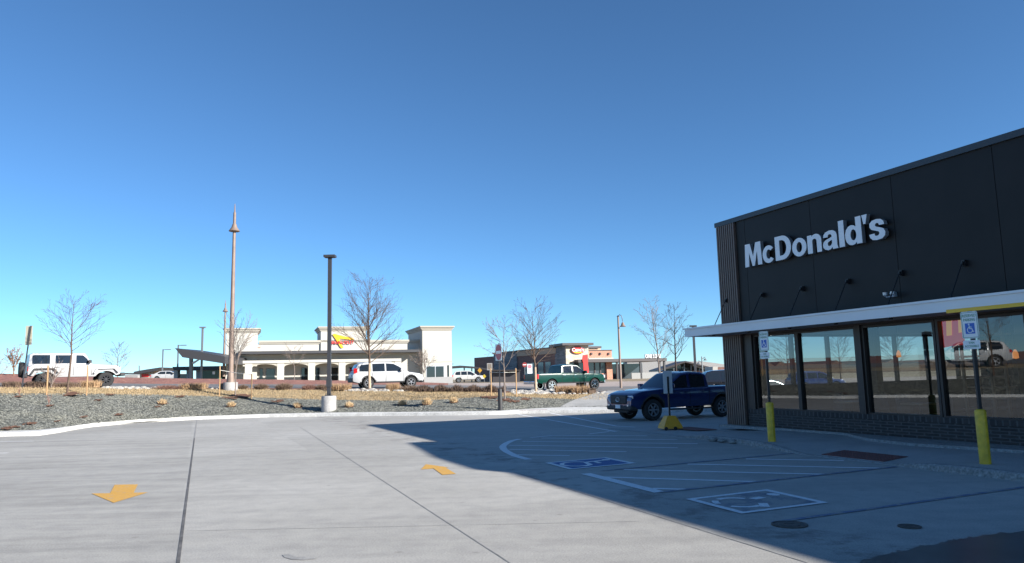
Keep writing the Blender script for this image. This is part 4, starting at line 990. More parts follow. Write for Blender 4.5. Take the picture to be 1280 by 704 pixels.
# --- blue mid-size pickup (front towards the left of the picture)
def pickup_blue():
    A = G(816.5, 526, 0); hd = R(180 + 25)          # heading angle of the nose
    hv = Vector((math.cos(hd), math.sin(hd), 0)); lv = Vector((-hv.y, hv.x, 0))   # left side faces the camera
    L = 5.39; W = 1.89; xf = 1.76; xr = -1.5
    pos = A - hv * xf - lv * (W/2 - .1)
    sp = dict(L=L, W=W, sill=.5, belt=1.16, rw=.40, ra=.50, wheels=[xf, xr], paint=M['carblue'], tumble=.16, shoulder=.04, ewf=.11, ewr=.03,
              top=[(-2.695, 1.17), (-2.6, 1.20), (-.86, 1.20), (-.80, 1.17), (.75, 1.15), (1.3, 1.17), (2.2, 1.10), (2.5, 1.02), (2.64, .95), (2.695, .86)],
              cab=[(-.88, 1.16), (-.80, 1.68), (-.6, 1.755), (-.1, 1.785), (.35, 1.74), (1.22, 1.17)], wind=(.42, 1.18), windm=M['carglass'],
              bot=[(-2.695, .62), (-2.2, .52), (-1.0, .48), (1.0, .46), (2.2, .42), (2.695, .5)],
              side=[[(-.70, 1.22, 1.62), (-.62, 1.20, 1.655), (-.2, 1.19, 1.68), (.0, 1.19, 1.69)][:4], [(.13, 1.19, 1.68), (.36, 1.18, 1.64), (.70, 1.18, 1.44), (1.0, 1.18, 1.245)]],
              flare=.075, cladm=M['plastic'], doors=[-.86, .07, 1.08], handles=[-.66, .22], handm=M['carblue'], spokes=6, rimm=M['rimgrey'], rimk=.6, wt=.27,
              bed=(-2.6, -.9), bedm=M['plastic'], mirror=(.98, 1.25), mirm=M['carblue'],
              extra=[('front_bumper', (2.42, -.84, .40), (2.73, .84, .58), M['plastic'], False, .06), ('grille', (2.60, -.56, .62), (2.735, .56, .97), M['plastic'], False, .06),
                     ('number_plate', (2.735, -.16, .47), (2.75, .16, .60), M['signwhite']), ('headlight', (2.38, .50, .80), (2.66, .86, .95), M['lamp_clear'], True, .04),
                     ('fog_light', (2.66, .60, .55), (2.74, .70, .62), M['lamp_clear'], True, .01), ('tail_light', (-2.70, .80, .85), (-2.58, .93, 1.14), M['lamp_red'], True, .02),
                     ('rear_bumper', (-2.80, -.88, .55), (-2.62, .88, .74), M['plastic'], False, .04), ('tailgate', (-2.715, -.74, .78), (-2.69, .74, 1.16), M['carblue']),
                     ('skid_plate', (2.2, -.5, .3), (2.62, .5, .42), M['plastic'], False, .04), ('side_step', (-1.0, .80, .36), (1.0, .95, .42), M['plastic'], True, .02),
                     ('roof_fin', (-.4, -.02, 1.80), (-.2, .02, 1.86), M['plastic']), ('fender_vent', (1.25, .935, .98), (1.42, .95, 1.02), M['plastic'], True)])
    r, hw, hc, bx = make_car('pickup_truck', 'dark blue crew cab pickup parked nose left beside the restaurant corner', 'pickup truck', pos, hd, sp)
    # grille emblem and side graphic, seats seen through the windscreen
    g = MB(); 
    for k in range(12):
        a0, a1 = k*math.pi/6, (k+1)*math.pi/6; g.tube([(2.745, .13*math.cos(a0), .80+.085*math.sin(a0)), (2.745, .13*math.cos(a1), .80+.085*math.sin(a1))], .011, 5)
    for k in range(12):
        a0, a1 = k*math.pi/6, (k+1)*math.pi/6; g.tube([(2.747, .05*math.cos(a0), .80+.08*math.sin(a0)), (2.747, .05*math.cos(a1), .80+.08*math.sin(a1))], .009, 5)
    g.build('emblem', M['rim'], r)
    for y in (-.42, .42):
        g = MB(); g.box((-.05, y-.24, .9), (.12, y+.24, 1.48)); g.box((-.02, y-.12, 1.5), (.06, y+.12, 1.66)); g.build('seat', M['darkseat'], r)
    return r
pickup_blue()

def place(px, py, heading, Y, fwd=0.0):
    return P(px, py, Y)

# --- green full-size pickup on the street: rear-left of it in view, nose to the right
def pickup_green():
    hd = R(28); hv = Vector((math.cos(hd), math.sin(hd), 0)); lv = Vector((-hv.y, hv.x, 0))
    a = P(690, 489.0, 53.5)                    # near (right-side) rear wheel
    L = 5.85; W = 2.03; xf = 1.95; xr = -1.72
    pos = a - hv * xr + lv * (W/2 - .1)
    sp = dict(L=L, W=W, sill=.52, belt=1.24, rw=.41, ra=.50, wheels=[xf, xr], paint=M['cargreen'], tumble=.2, ewf=.12, ewr=.02,
              top=[(-2.925, 1.26), (-.92, 1.27), (-.85, 1.24), (.95, 1.22), (1.4, 1.24), (2.6, 1.16), (2.85, 1.05), (2.925, .95)],
              cab=[(-.93, 1.22), (-.82, 1.80), (-.6, 1.86), (0, 1.89), (.55, 1.84), (1.35, 1.23)], wind=(.62, 1.3), rear=None,
              side=[[(-.72, 1.28, 1.74), (-.6, 1.27, 1.77), (.0, 1.27, 1.79)], [(.14, 1.27, 1.78), (.5, 1.26, 1.74), (.8, 1.26, 1.54), (1.14, 1.26, 1.31)]],
              doors=[-.88, .07, 1.2], handles=[-.68, .25], handm=M['chrome'], spokes=6, rimm=M['chrome'], rimk=.68, wt=.26, clad=.6, bed=(-2.85, -.95), mirror=(1.12, 1.32), mirm=M['plastic'],
              extra=[('rear_bumper', (-3.02, -.95, .52), (-2.88, .95, .74), M['chrome'], False, .04), ('tail_light', (-2.945, .84, .88), (-2.82, 1.005, 1.22), M['lamp_red'], True, .02),
                     ('number_plate', (-3.035, -.15, .62), (-3.02, .15, .74), M['signwhite']), ('tailgate', (-2.94, -.78, .78), (-2.92, .78, 1.22), M['cargreen']),
                     ('front_bumper', (2.8, -.9, .45), (2.98, .9, .7), M['chrome'], False, .05), ('headlight', (2.7, .6, .85), (2.93, .93, 1.08), M['lamp_clear'], True, .03),
                     ('grille', (2.86, -.58, .75), (2.95, .58, 1.08), M['chrome'], False, .03)])
    sp.pop('rear')
    make_car('pickup_truck', 'dark green pickup with chrome wheels on the street behind tan clipped grasses', 'pickup truck', pos, hd, sp)
pickup_green()

# --- white family SUV on the street
def suv_white():
    hd = R(22); hv = Vector((math.cos(hd), math.sin(hd), 0)); lv = Vector((-hv.y, hv.x, 0))
    L = 4.8; W = 1.9; xf = 1.47; xr = -1.39; a = P(460.5, 486.0, 49); pos = a - hv * xr + lv * (W/2 - .1)
    sp = dict(L=L, W=W, sill=.36, belt=1.08, rw=.37, ra=.45, wheels=[xf, xr], paint=M['carwhite'], tumble=.28, ewf=.22, ewr=.08,
              top=[(-2.4, .98), (-2.3, 1.08), (1.0, 1.06), (1.5, 1.02), (2.1, .92), (2.33, .78), (2.4, .66)],
              cab=[(-2.33, 1.08), (-2.05, 1.60), (-1.7, 1.70), (-.8, 1.745), (0, 1.73), (.45, 1.64), (1.32, 1.06)], wind=(.5, 1.25), rear=(-2.28, -2.08),
              side=[[(-1.98, 1.14, 1.40), (-1.85, 1.13, 1.56), (-1.2, 1.12, 1.62)], [(-1.12, 1.12, 1.62), (-.3, 1.12, 1.64)], [(-.2, 1.12, 1.64), (.3, 1.12, 1.60), (.65, 1.12, 1.42), (.98, 1.12, 1.2)]],
              doors=[-1.15, -.24, .95], handles=[-1.0, -.05], spokes=5, rimk=.64, wt=.23, clad=.44, flare=.055, mirror=(.8, 1.18), mirm=M['carwhite'],
              extra=[('tail_light', (-2.36, .72, 1.0), (-2.12, .90, 1.34), M['lamp_red'], True, .02), ('rear_bumper', (-2.46, -.86, .42), (-2.3, .86, .72), M['plastic'], False, .06),
                     ('number_plate', (-2.43, -.24, .82), (-2.41, .24, .93), M['signwhite']), ('front_bumper', (2.15, -.75, .34), (2.42, .75, .55), M['plastic'], False, .06),
                     ('headlight', (2.02, .55, .70), (2.3, .82, .86), M['lamp_clear'], True, .04), ('grille', (2.3, -.35, .58), (2.43, .35, .8), M['chrome'], False, .03),
                     ('roof_rail', (-1.9, .62, 1.70), (.2, .66, 1.77), M['rim'], True, .01)])
    make_car('suv', 'white SUV with dark lower cladding on the street behind the wide bare tree', 'SUV', pos, hd, sp)
suv_white()

# --- white boxy off-roader
def offroader():
    hd = R(38); hv = Vector((math.cos(hd), math.sin(hd), 0)); lv = Vector((-hv.y, hv.x, 0))
    L = 4.5; W = 1.88; xf = 1.52; xr = -1.49; a = P(132, 484.0, 42.5); pos = a - hv * xf + lv * (W/2 - .1)
    sp = dict(L=L, W=1.72, sill=.62, belt=1.28, rw=.43, ra=.58, archk=.85, wheels=[xf, xr], paint=M['carwhite'], tumble=.09, ewf=.10, ewr=.02, shoulder=.04,
              top=[(-2.25, 1.28), (.72, 1.28), (.80, 1.30), (2.0, 1.23), (2.15, 1.18), (2.25, 1.1)],
              cab=[(-2.24, 1.28), (-2.19, 1.86), (-2.05, 1.93), (.35, 1.93), (.46, 1.90), (.84, 1.30)], wind=(.49, .82), rear=None,
              side=[[(-2.08, 1.36, 1.80), (-1.98, 1.34, 1.83), (-1.25, 1.34, 1.83)], [(-1.0, 1.36, 1.82), (-.22, 1.36, 1.82)], [(.0, 1.36, 1.82), (.34, 1.36, 1.81), (.56, 1.36, 1.6), (.62, 1.36, 1.42)]],
              doors=[-1.12, -.12, .78], handles=[-.88, .12], handm=M['plastic'], spokes=8, rimm=M['rimdark'], rimk=.55, wt=.3, clad=.66, mirror=(.66, 1.44),
              extra=[('front_bumper', (2.25, -.82, .62), (2.5, .82, .82), M['plastic'], False, .04), ('rear_bumper', (-2.42, -.8, .6), (-2.25, .8, .78), M['plastic'], False, .03),
                     ('headlight', (2.22, .5, .98), (2.28, .7, 1.17), M['lamp_clear'], True, .03), ('grille', (2.24, -.45, .85), (2.27, .45, 1.18), M['plastic']),
                     ('tail_light', (-2.28, .74, .95), (-2.24, .86, 1.2), M['lamp_red'], True), ('hood_vent', (1.28, .87, 1.05), (1.42, .885, 1.12), M['plastic'], True)])
    sp.pop('rear'); sp['W'] = 1.75
    r, hw, hc, bx = make_car('off_road_vehicle', 'boxy white four door off-roader with spare wheel, behind the staked tree', 'off-road vehicle', pos, hd, sp)
    for w in (xf, xr):                         # trapezoid fender flares standing out of the body
        for sg in (1, -1):
            g = MB(); o_ = [(-.66, .80), (-.50, 1.10), (.42, 1.12), (.66, .86)]; i_ = [(-.57, .78), (-.44, 1.03), (.38, 1.05), (.58, .84)]
            vs = []
            for y in (.78, .99):
                for (a_, b_) in o_ + i_[::-1]: vs.append((w + a_, y*sg, b_))
            n = 8; g.add(vs, [(k, (k+1) % n, (k+1) % n + n, k+n) for k in range(n)] + [(0,1,6,7),(1,2,5,6),(2,3,4,5),(8,9,14,15),(9,10,13,14),(10,11,12,13)])
            g.build('fender_flare', M['carwhite'] if w > 0 else M['plastic'], r)
    g = MB(); h = .13; g.lathe([(.2, -h), (.38, -h), (.42, -h*.5), (.42, h*.5), (.38, h), (.2, h)], 28, axis='X', org=(-2.48, 0, 1.05), closed=True); sw = g.build('spare_wheel', M['tyre'], r, smooth=True)
    g = MB(); g.lathe([(0, -.05), (.25, -.08), (.25, .05), (0, .05)], 20, axis='X', org=(-2.52, 0, 1.05)); g.build('rim', M['rimdark'], sw)
offroader()

def far_suv(name, label, cat, px, py, Y, hd, paint, h=1.75, L=4.8, group=None, sedan=False):
    W = 1.88; pos = P(px, py, Y)
    if not sedan:
        sp = dict(L=L, W=W, sill=.38, belt=1.08, rw=.38, ra=.46, wheels=[1.46, -1.42], paint=paint, tumble=.26, ewf=.2, ewr=.08,
              top=[(-2.4, 1.0), (-2.3, 1.08), (1.0, 1.06), (2.1, .96), (2.33, .84), (2.4, .7)],
              cab=[(-2.3, 1.08), (-1.95, 1.62), (-1.6, 1.70), (-.6, 1.74), (.1, 1.72), (.5, 1.62), (1.3, 1.06)], wind=(.56, 1.22), rear=(-2.24, -1.98),
              side=[[(-1.9, 1.14, 1.40), (-1.75, 1.13, 1.58), (-1.15, 1.12, 1.62)], [(-1.05, 1.12, 1.62), (-.2, 1.12, 1.63)], [(-.1, 1.12, 1.63), (.35, 1.12, 1.58), (.98, 1.12, 1.2)]],
              doors=[-1.1, -.15, .95], handles=[-.9, .05], spokes=5, rimk=.64, clad=.46, mirror=(.8, 1.18),
              extra=[('tail_light', (-2.37, .6, .92), (-2.2, .9, 1.1), M['lamp_red'], True, .02), ('headlight', (2.1, .55, .72), (2.33, .82, .86), M['lamp_clear'], True, .03)])
    else:
        sp = dict(L=L, W=1.82, sill=.3, belt=.92, rw=.33, ra=.4, wheels=[1.4, -1.4], paint=paint, tumble=.32, ewf=.2, ewr=.12,
              top=[(-2.4, .86), (-2.25, .98), (-1.5, .98), (1.0, .92), (2.0, .80), (2.35, .66), (2.4, .55)],
              cab=[(-1.95, .96), (-1.15, 1.38), (-.6, 1.44), (.1, 1.43), (.5, 1.34), (1.3, .92)], wind=(.5, 1.2), rear=(-1.85, -1.15),
              side=[[(-1.35, .98, 1.12), (-1.0, .97, 1.32), (-.3, .96, 1.36)], [(-.2, .96, 1.36), (.3, .96, 1.33), (.95, .96, 1.06)]],
              doors=[-.25, .9], handles=[-.95, .0], spokes=5, rimk=.66, mirror=(.75, 1.0),
              extra=[('tail_light', (-2.41, .45, .68), (-2.2, .86, .86), M['lamp_red'], True, .03), ('headlight', (2.1, .5, .6), (2.34, .8, .72), M['lamp_clear'], True, .03)])
    return make_car(name, label, cat, pos, hd, sp, group)
far_suv('suv', 'white SUV in the far lot between the white building tower and yellow signs', 'SUV', 585, 478.3, 110, R(8), M['carwhite'])
far_suv('sedan', 'silver blue sedan with red tail light just behind the blue pickup bed', 'car', 953, 511, 37, R(18), M['carsilver'], sedan=True)
far_suv('suv', 'black SUV parked beyond the sedan beside the slatted building corner', 'SUV', 920, 495, 50, R(-4), M['carblack'])
far_suv('sedan', 'small white car far behind the blue pickup cab', 'car', 868, 482, 105, R(15), M['carwhite'], sedan=True)

# ------------------------------------------------------------------ bare trees
def grow(mb, rnd, p, d, L, r, lvl, maxl, up, spread, wig=.12, dens=1.0, mi=0, rmin=.005):
    n = 5 if lvl == 0 else 4
    pts = [p.copy()]; rads = [r]; q = p.copy(); dd = d.copy(); seg = L / n
    for i in range(n):
        dd = (dd + Vector((rnd.gauss(0, wig), rnd.gauss(0, wig), rnd.gauss(0, wig*.5) + up))).normalized()
        q = q + dd * seg; pts.append(q.copy()); rads.append(max(rmin, r * (1 - .82 * (i + 1) / n)))
    mb.tube(pts, rads, 5 if lvl < 1 else (4 if lvl < 2 else 3), mi, cap=False)
    if lvl >= maxl: return
    nc = max(2, int((L * (4.2 if lvl else 5.5)) * dens) + 1) if lvl < maxl - 1 else max(2, int(L * 6 * dens))
    for k in range(nc):
        f = .18 + .8 * (k + rnd.random() * .7) / nc
        j = min(int(f * n), n - 1); g = f * n - j; pos = pts[j].lerp(pts[j+1], min(1, g))
        base = (pts[j+1] - pts[j]).normalized(); a = base.cross(Vector((rnd.gauss(0,1), rnd.gauss(0,1), rnd.gauss(0,1)))).normalized()
        ang = spread * rnd.uniform(.6, 1.2); nd = (base * math.cos(ang) + a * math.sin(ang)).normalized()
        nl = L * (1 - f * .62) * rnd.uniform(.38, .66)
        grow(mb, rnd, pos, nd, nl, max(rmin, rads[j] * .55), lvl + 1, maxl, up, spread, wig, dens, mi, rmin)
def bare_tree(base, height, width, label, seed, r0=.06, fork=.33, kind='vase', bark='bark', wrap=False, lean=0.0, maxl=3, dens=1.0, group=None, name='bare_tree', rmin=.006, limbs=None, leaves=False):
    rnd = random.Random(seed); r = empty(name, base, 0, label, 'tree', group)
    hf = height * fork; top = Vector((lean * hf, 0, hf))
    tb = MB(); tb.tube([(0,0,-.15), (0,0,0), (lean*hf*.5 + rnd.uniform(-.02,.02), 0, hf*.5), top], [r0*1.35, r0*1.15, r0, r0*.85], 9, cap=False)
    tb.build('trunk', M['wrap'] if wrap else M[bark], r, smooth=True)
    cb = MB(); hl = height - hf
    if kind == 'vase':
        nl = limbs or 9
        for k in range(nl):
            a = 2*math.pi*k/nl + rnd.uniform(-.3, .3); tilt = (0.0 if k == 0 else rnd.uniform(.25, 1.0)) * math.atan(width / 2 / hl) * 1.15
            d = Vector((math.cos(a)*math.sin(tilt), math.sin(a)*math.sin(tilt), math.cos(tilt)))
            st = top - Vector((lean, 0, 1)) * rnd.uniform(0, .12) * hf
            grow(cb, rnd, st, d, hl * (1.0 if k == 0 else rnd.uniform(.8, .98)), r0*.55, 0, maxl, .01, R(30), dens=dens*.8, rmin=rmin)
    elif kind == 'leader':
        pts = [top]; rads = [r0*.85]; q = top.copy(); n = 8
        for i in range(n):
            q = q + Vector((rnd.gauss(lean*.6, .05)*hl/n, rnd.gauss(0, .06)*hl/n, hl/n)); pts.append(q.copy()); rads.append(max(rmin, r0*.85*(1-(i+1)/n*.93)))
        cb.tube(pts, rads, 6, cap=False)
        nb = limbs or 20
        for k in range(nb):
            f = (k + rnd.random()) / nb * .95; j = min(int(f*n), n-1); pos = pts[j].lerp(pts[j+1], f*n-j)
            a = k * 2.4 + rnd.uniform(-.4, .4); tilt = R(rnd.uniform(40, 62)); ll = width / 2 * (1.15 - .85*f) / math.sin(tilt) * rnd.uniform(.75, 1.1) * (.75 + .5*min(1, f*3.5))
            d = Vector((math.cos(a)*math.sin(tilt), math.sin(a)*math.sin(tilt), math.cos(tilt)))
            grow(cb, rnd, pos, d, ll, max(rmin, rads[j]*.45), 1, maxl, .045, R(34), dens=dens, rmin=rmin)
    c = cb.build('crown', M[bark], r, fix=False)
    if leaves:
        lb = MB()
        for k in range(500):
            i = rnd.randrange(len(cb.v)); v = Vector(cb.v[i]) + Vector((rnd.gauss(0,.03), rnd.gauss(0,.03), rnd.gauss(0,.03))); a = Vector((rnd.gauss(0,.05), rnd.gauss(0,.05), rnd.gauss(0,.05))); b = Vector((rnd.gauss(0,.04), rnd.gauss(0,.04), rnd.gauss(0,.04)))
            lb.add([v, v+a, v+b], [(0,1,2)])
        tag(lb.build('leaf_clusters', M['leafbrown'], r, fix=False), kind='stuff')
    return r
def tpos(px, py): return on(px, py)
def hgt(px, py, top, p=None):
    p = p or on(px, py); return (py - top) * p.y / F
G1 = 'bare street trees'
p = on(84, 492); bare_tree(p, hgt(84,492,375), 3.0, 'bare staked tree with a leaning trunk in front of the white off-roader', 11, .05, .42, 'leader', lean=.06, limbs=22, group=G1, maxl=3, dens=.8, rmin=.0045)
T84 = p
p = on(294, 495); bare_tree(p, hgt(294,495,388), 3.1, 'thin pale staked tree with upright sparse limbs right of the tall tan lamp', 5, .035, .30, 'vase', bark='bark_pale', limbs=7, maxl=2, dens=.7, group=G1); T294 = p
p = on(462, 487); bare_tree(p, hgt(462,487,352), 4.6, 'widest bare tree, dense vase shaped crown over a tan wrapped trunk', 21, .085, .24, 'leader', wrap=True, limbs=42, maxl=3, dens=.85, group=G1, rmin=.004)
p = on(631, 500); bare_tree(p, hgt(631,500,405), 2.7, 'sparse staked bare tree behind the round road sign post', 33, .045, .38, 'leader', bark='bark_pale', limbs=15, group=G1, maxl=3, dens=.8); T631 = p
p = on(670, 491); bare_tree(p, hgt(670,491,386), 3.9, 'bare tree with tan wrapped trunk at the tail of the green pickup', 44, .075, .3, 'leader', bark='bark', wrap=True, limbs=27, group=G1, maxl=3, dens=.85, rmin=.0045)
p = P(826, 480, 52); bare_tree(p, 107*52/F, 3.2, 'tall thin leaning bare tree left of the darker one behind the blue pickup', 51, .06, .2, 'leader', bark='bark_pale', lean=-.06, limbs=22, group=G1, maxl=3, dens=.8)
p = P(846, 482, 47); bare_tree(p, 100*47/F, 2.9, 'dark barked bare tree behind the cab of the blue pickup', 62, .06, .3, 'leader', bark='bark_dark', limbs=18, group=G1, maxl=3, dens=.8)
p = P(147, 474, 64); bare_tree(p, 44*64/F, 2.4, 'small faint bare tree beyond the nose of the white off-roader', 72, .035, .15, 'leader', bark='bark_pale', limbs=22, maxl=2, group=G1, rmin=.01)
p = P(17, 470, 58); bare_tree(p, 36*58/F, 1.0, 'narrow upright tree with clinging brown leaves beyond the street', 81, .05, .12, 'vase', bark='leafbrown', limbs=6, maxl=2, group=G1, leaves=True, rmin=.012)
p = P(530, 479, 82); bare_tree(p, 42*82/F, 3.2, 'small pale bare tree in front of the white building tower', 91, .05, .3, 'vase', bark='bark_pale', limbs=8, maxl=2, group=G1, rmin=.01)
p = P(368, 476, 75); bare_tree(p, 42*75/F, 2.6, 'faint young bare tree before the arcade of the white building', 95, .035, .35, 'leader', bark='bark_pale', limbs=12, maxl=2, group=G1, rmin=.008)
p = P(-4, 476, 50); bare_tree(p, 1.5, 2.2, 'low pinkish bare bush at the left edge of the photo', 98, .03, .1, 'vase', bark='shrub_red', limbs=9, maxl=2, group=G1)
p = P(64, 484, 39); bare_tree(p, 34*39/F, 1.7, 'grey bare many stemmed bush in front of the off-roader rear wheel', 99, .03, .05, 'vase', bark='bark_pale', limbs=11, maxl=2, group=G1)
# stakes with straps
def stake(px, py, top, label):
    p = on(px, py); h = (py - top) * p.y / F; mb = MB()
    mb.tube([(0,0,-.1), (.01,0,h*.5), (0,0,h-.03), (0,0,h)], [.034, .034, .034, .02], 7); o = mb.build('tree_stake', M['stake'], smooth=True); o.location = p
    tag(o, label, 'stake', 'pine stakes beside young trees'); return p, h
def strap(pa, ha, pb, hb, pt, label):
    mb = MB(); a = pa + Vector((0,0,ha)); b = pb + Vector((0,0,hb)); c = pt + Vector((0,0,(ha+hb)/2 + (pa.z+pb.z)/2 - pt.z)); o0 = pa.copy()
    mb.tube([a-o0, (c-o0) + Vector((0,-.05,-.02)), b-o0], .012, 5); o = mb.build('tree_strap', M['twine']); o.location = o0; tag(o, label, 'strap', 'straps tying trees to stakes')
a = stake(58, 494, 457, 'pine stake left of the tree in front of the white off-roader'); b = stake(108, 494.5, 457, 'pine stake right of the tree in front of the white off-roader')
a = stake(274, 496, 458, 'taller pine stake left of the pale thin tree by the tan lamp'); b = stake(314, 499, 468, 'shorter pine stake right of the pale thin tree by the tan lamp'); strap(a[0], a[1]*.86, b[0], b[1]*.97, T294, 'pale strap tying the thin tree beside the tan lamp')
a = stake(614, 496, 461, 'pine stake left of the tree behind the round road sign'); b = stake(645.5, 496, 461, 'pine stake right of the tree behind the round road sign'); strap(a[0], a[1]*.86, b[0], b[1]*.86, T631, 'pale strap tying the tree behind the round road sign')

# ------------------------------------------------------------------ shrubs and tufts
def blades(mb, rnd, n, hx, hy, h, w, flare=.1, box=True):
    for _ in range(n):
        if box: x, y = rnd.uniform(-hx, hx), rnd.uniform(-hy, hy)
        else: a = rnd.uniform(0, 6.283); q = math.sqrt(rnd.random()); x, y = hx*q*math.cos(a), hy*q*math.sin(a)
        hh = h * rnd.uniform(.7, 1.03) * (1 if box else (1 - .45*((x/hx)**2 + (y/hy)**2)))
        dx, dy = x*flare + rnd.gauss(0, .05), y*flare + rnd.gauss(0, .05)
        a = rnd.uniform(0, 3.14); wx, wy = w*math.cos(a), w*math.sin(a); z0 = hh * rnd.uniform(0, .5)
        mb.add([(x-wx, y-wy, z0), (x+wx, y+wy, z0), (x+dx, y+dy, hh)], [(0,1,2)])
def shrub(x0, x1, y0, y1, m, label, box=True, seed=0, dens=1.0, name='shrub', cat='shrub', grp='clipped dormant shrubs along the street'):
    rnd = random.Random(seed + int(x0)); xc = (x0+x1)/2; p = on(xc, y1); w = (x1-x0)*p.y/F; h = (y1-y0)*p.y/F
    mb = MB(); blades(mb, rnd, int(700*dens), w/2, min(w/2, .5), h, .012, .12 if box else .4, box)
    if box: mb.box((-w*.42, -.3, 0.02), (w*.42, .3, h*.62))
    o = mb.build(name, m, fix=False); o.location = p; return tag(o, label, cat, grp)
for i, (x0, x1, y0, y1, mm, lb, bx_) in enumerate([
    (7,23,476,484.4,'shrub_brown','boxy brown clipped shrub left of the dark sign post',True),(34,49,476,484.4,'shrub_brown','boxy brown clipped shrub just right of the dark sign post',True),
    (51,68,477,484.6,'shrub_brown','boxy shrub behind the left pine stake at the off-roader rear wheel',True),(75,95,477,484.6,'shrub_brown','boxy shrub behind the leaning trunk under the off-roader doors',True),
    (104,122,474.5,484.8,'shrub_tan','tan boxy shrub behind the right pine stake at the off-roader front wheel',True),(194,224,480,486.8,'shrub_red','loose reddish low shrub left of the large tan boxy shrub',False),
    (228,257,477.6,486.8,'shrub_tan','large tan boxy clipped shrub left of the tall tan lamp',True),(298,309,480,486.6,'shrub_brown','small bare brown shrub just right of the pale thin tree',False),
    (319,334,478,486.7,'shrub_brown','small bare brown shrub right of the shorter pine stake',False),(346,364,476.5,487,'shrub_brown','spiky brown shrub below the first arches of the white building',False),
    (379,394,479,487.2,'shrub_red','low spiky reddish shrub left of the black light pole',False),(396,408,479,487.2,'shrub_brown','little brown shrub touching the black light pole on its left',False),
    (414,438,478.5,488,'shrub_tan','wide tan brown shrub between the light pole and the white SUV',True),(484,499,478.5,488.5,'shrub_tan','tan boxy shrub in front of the white SUV doors',True),
    (500,526,480,488.8,'shrub_brown','brown shrub in front of the white SUV front wheel',False),(694,714,481,491.5,'shrub_tan','pale tan clipped grass in front of the green pickup rear door',True),
    (714,736,480.5,492,'shrub_tan','taller tan clipped grass in front of the green pickup front door',True),(735,744,485,492.5,'shrub_brown','small tan clump in front of the green pickup front wheel',True)]):
    shrub(x0, x1, y0, y1, M[mm], lb, bx_, seed=i)
# long dark hedge
mb = MB(); rnd = random.Random(3); p0 = on(575, 490.2); 
for k in range(2600):
    x = rnd.uniform(522, 632); p = on(x, 490.2) + Vector((0, rnd.uniform(-.1, 1.0), 0)); h = .38 * rnd.uniform(.5, 1.1) * (1 + .25*math.sin(x*.3)); a = rnd.uniform(0, 3.14); w = .03
    q = p - p0; mb.add([(q.x - w*math.cos(a), q.y - w*math.sin(a), q.z + h*rnd.uniform(0,.5)), (q.x + w*math.cos(a), q.y + w*math.sin(a), q.z + h*rnd.uniform(0,.5)), (q.x + rnd.gauss(0,.06), q.y + rnd.gauss(0,.06), q.z + h)], [(0,1,2)])
o = mb.build('hedge', M['hedge'], fix=False); o.location = p0; tag(o, 'long low dark brown dormant hedge in front of the far white SUV', 'hedge')
tufts = [(203,505.5,'leftmost straw tuft in the grey gravel, left of the tall tan lamp'),(289,508.5,'straw tuft in gravel just below the pale thin tree trunk'),(372,509.5,'straw tuft in gravel left of the light pole base'),(436.5,509,'straw tuft in gravel right of the light pole base'),(503,506.5,'straw tuft in gravel below the white SUV nose'),(533.5,506,'largest straw tuft in gravel near the long dark hedge'),(567,503.5,'straw tuft in gravel between the hedge and the round sign post')]
rings = [(61,508,5),(120.7,501,6),(147.7,518.8,7),(103.7,522,6),(37,530.5,7),(14,535.5,10),(71,527.5,4),(22,496.5,6),(136,494,6),(198,509,4),(223,496.5,7),(347,502,8),(642,502.5,7),(656,499.5,8),(84,493.6,15),(294,496.5,17),(631,500.5,10),(61,508.2,6),(612,497.5,10)] + [(x, y, 6) for x, y, _ in tufts]
mb = MB(); rnd = random.Random(9)
for (x, y, rp_) in rings:
    c = on(x, y); rr = rp_*c.y/F
    for q in range(26):
        a = rnd.uniform(0, 6.28); d = rr*math.sqrt(rnd.random()); pc = c + Vector((d*math.cos(a), d*math.sin(a)*.9, .03)); s = rr*.28
        gx = on(max(2, min(1270, x)), y)
        pts = [pc + Vector((s*math.cos(b)*rnd.uniform(.7,1.2), s*math.sin(b)*rnd.uniform(.7,1.2), rnd.uniform(0,.02) + (s*math.sin(b) + d*math.sin(a)*.9) * .16)) for b in (0,1.05,2.1,3.14,4.2,5.2)]
        mb.add(pts, [(0,1,2,3,4,5)])
tag(mb.build('bark_mulch', M['mulch'], fix=False), kind='stuff')
for i, (x, y, lb) in enumerate(tufts):
    rnd = random.Random(i); p = on(x, y); k = 1.3 if i == 5 else 1.0; mb = MB(); blades(mb, rnd, 260, .17*k, .17*k, .36*k, .012, .5, False); o = mb.build('grass_tuft', M['tuft'], fix=False); o.location = p; tag(o, lb, 'grass tuft', 'straw tufts in the gravel bed')
# thin saplings in the bed
for (x, y, t, lb) in [(61, 508, 492, 'tiny reddish sapling in the gravel left of the off-roader tree'), (24, 496, 484, 'tiny thin sapling below the dark sign post')]:
    p = on(x, y); bare_tree(p, (y-t)*p.y/F, .5, lb, int(x), .012, .2, 'vase', bark='shrub_red', limbs=5, maxl=1, name='sapling', group='tiny saplings in gravel')
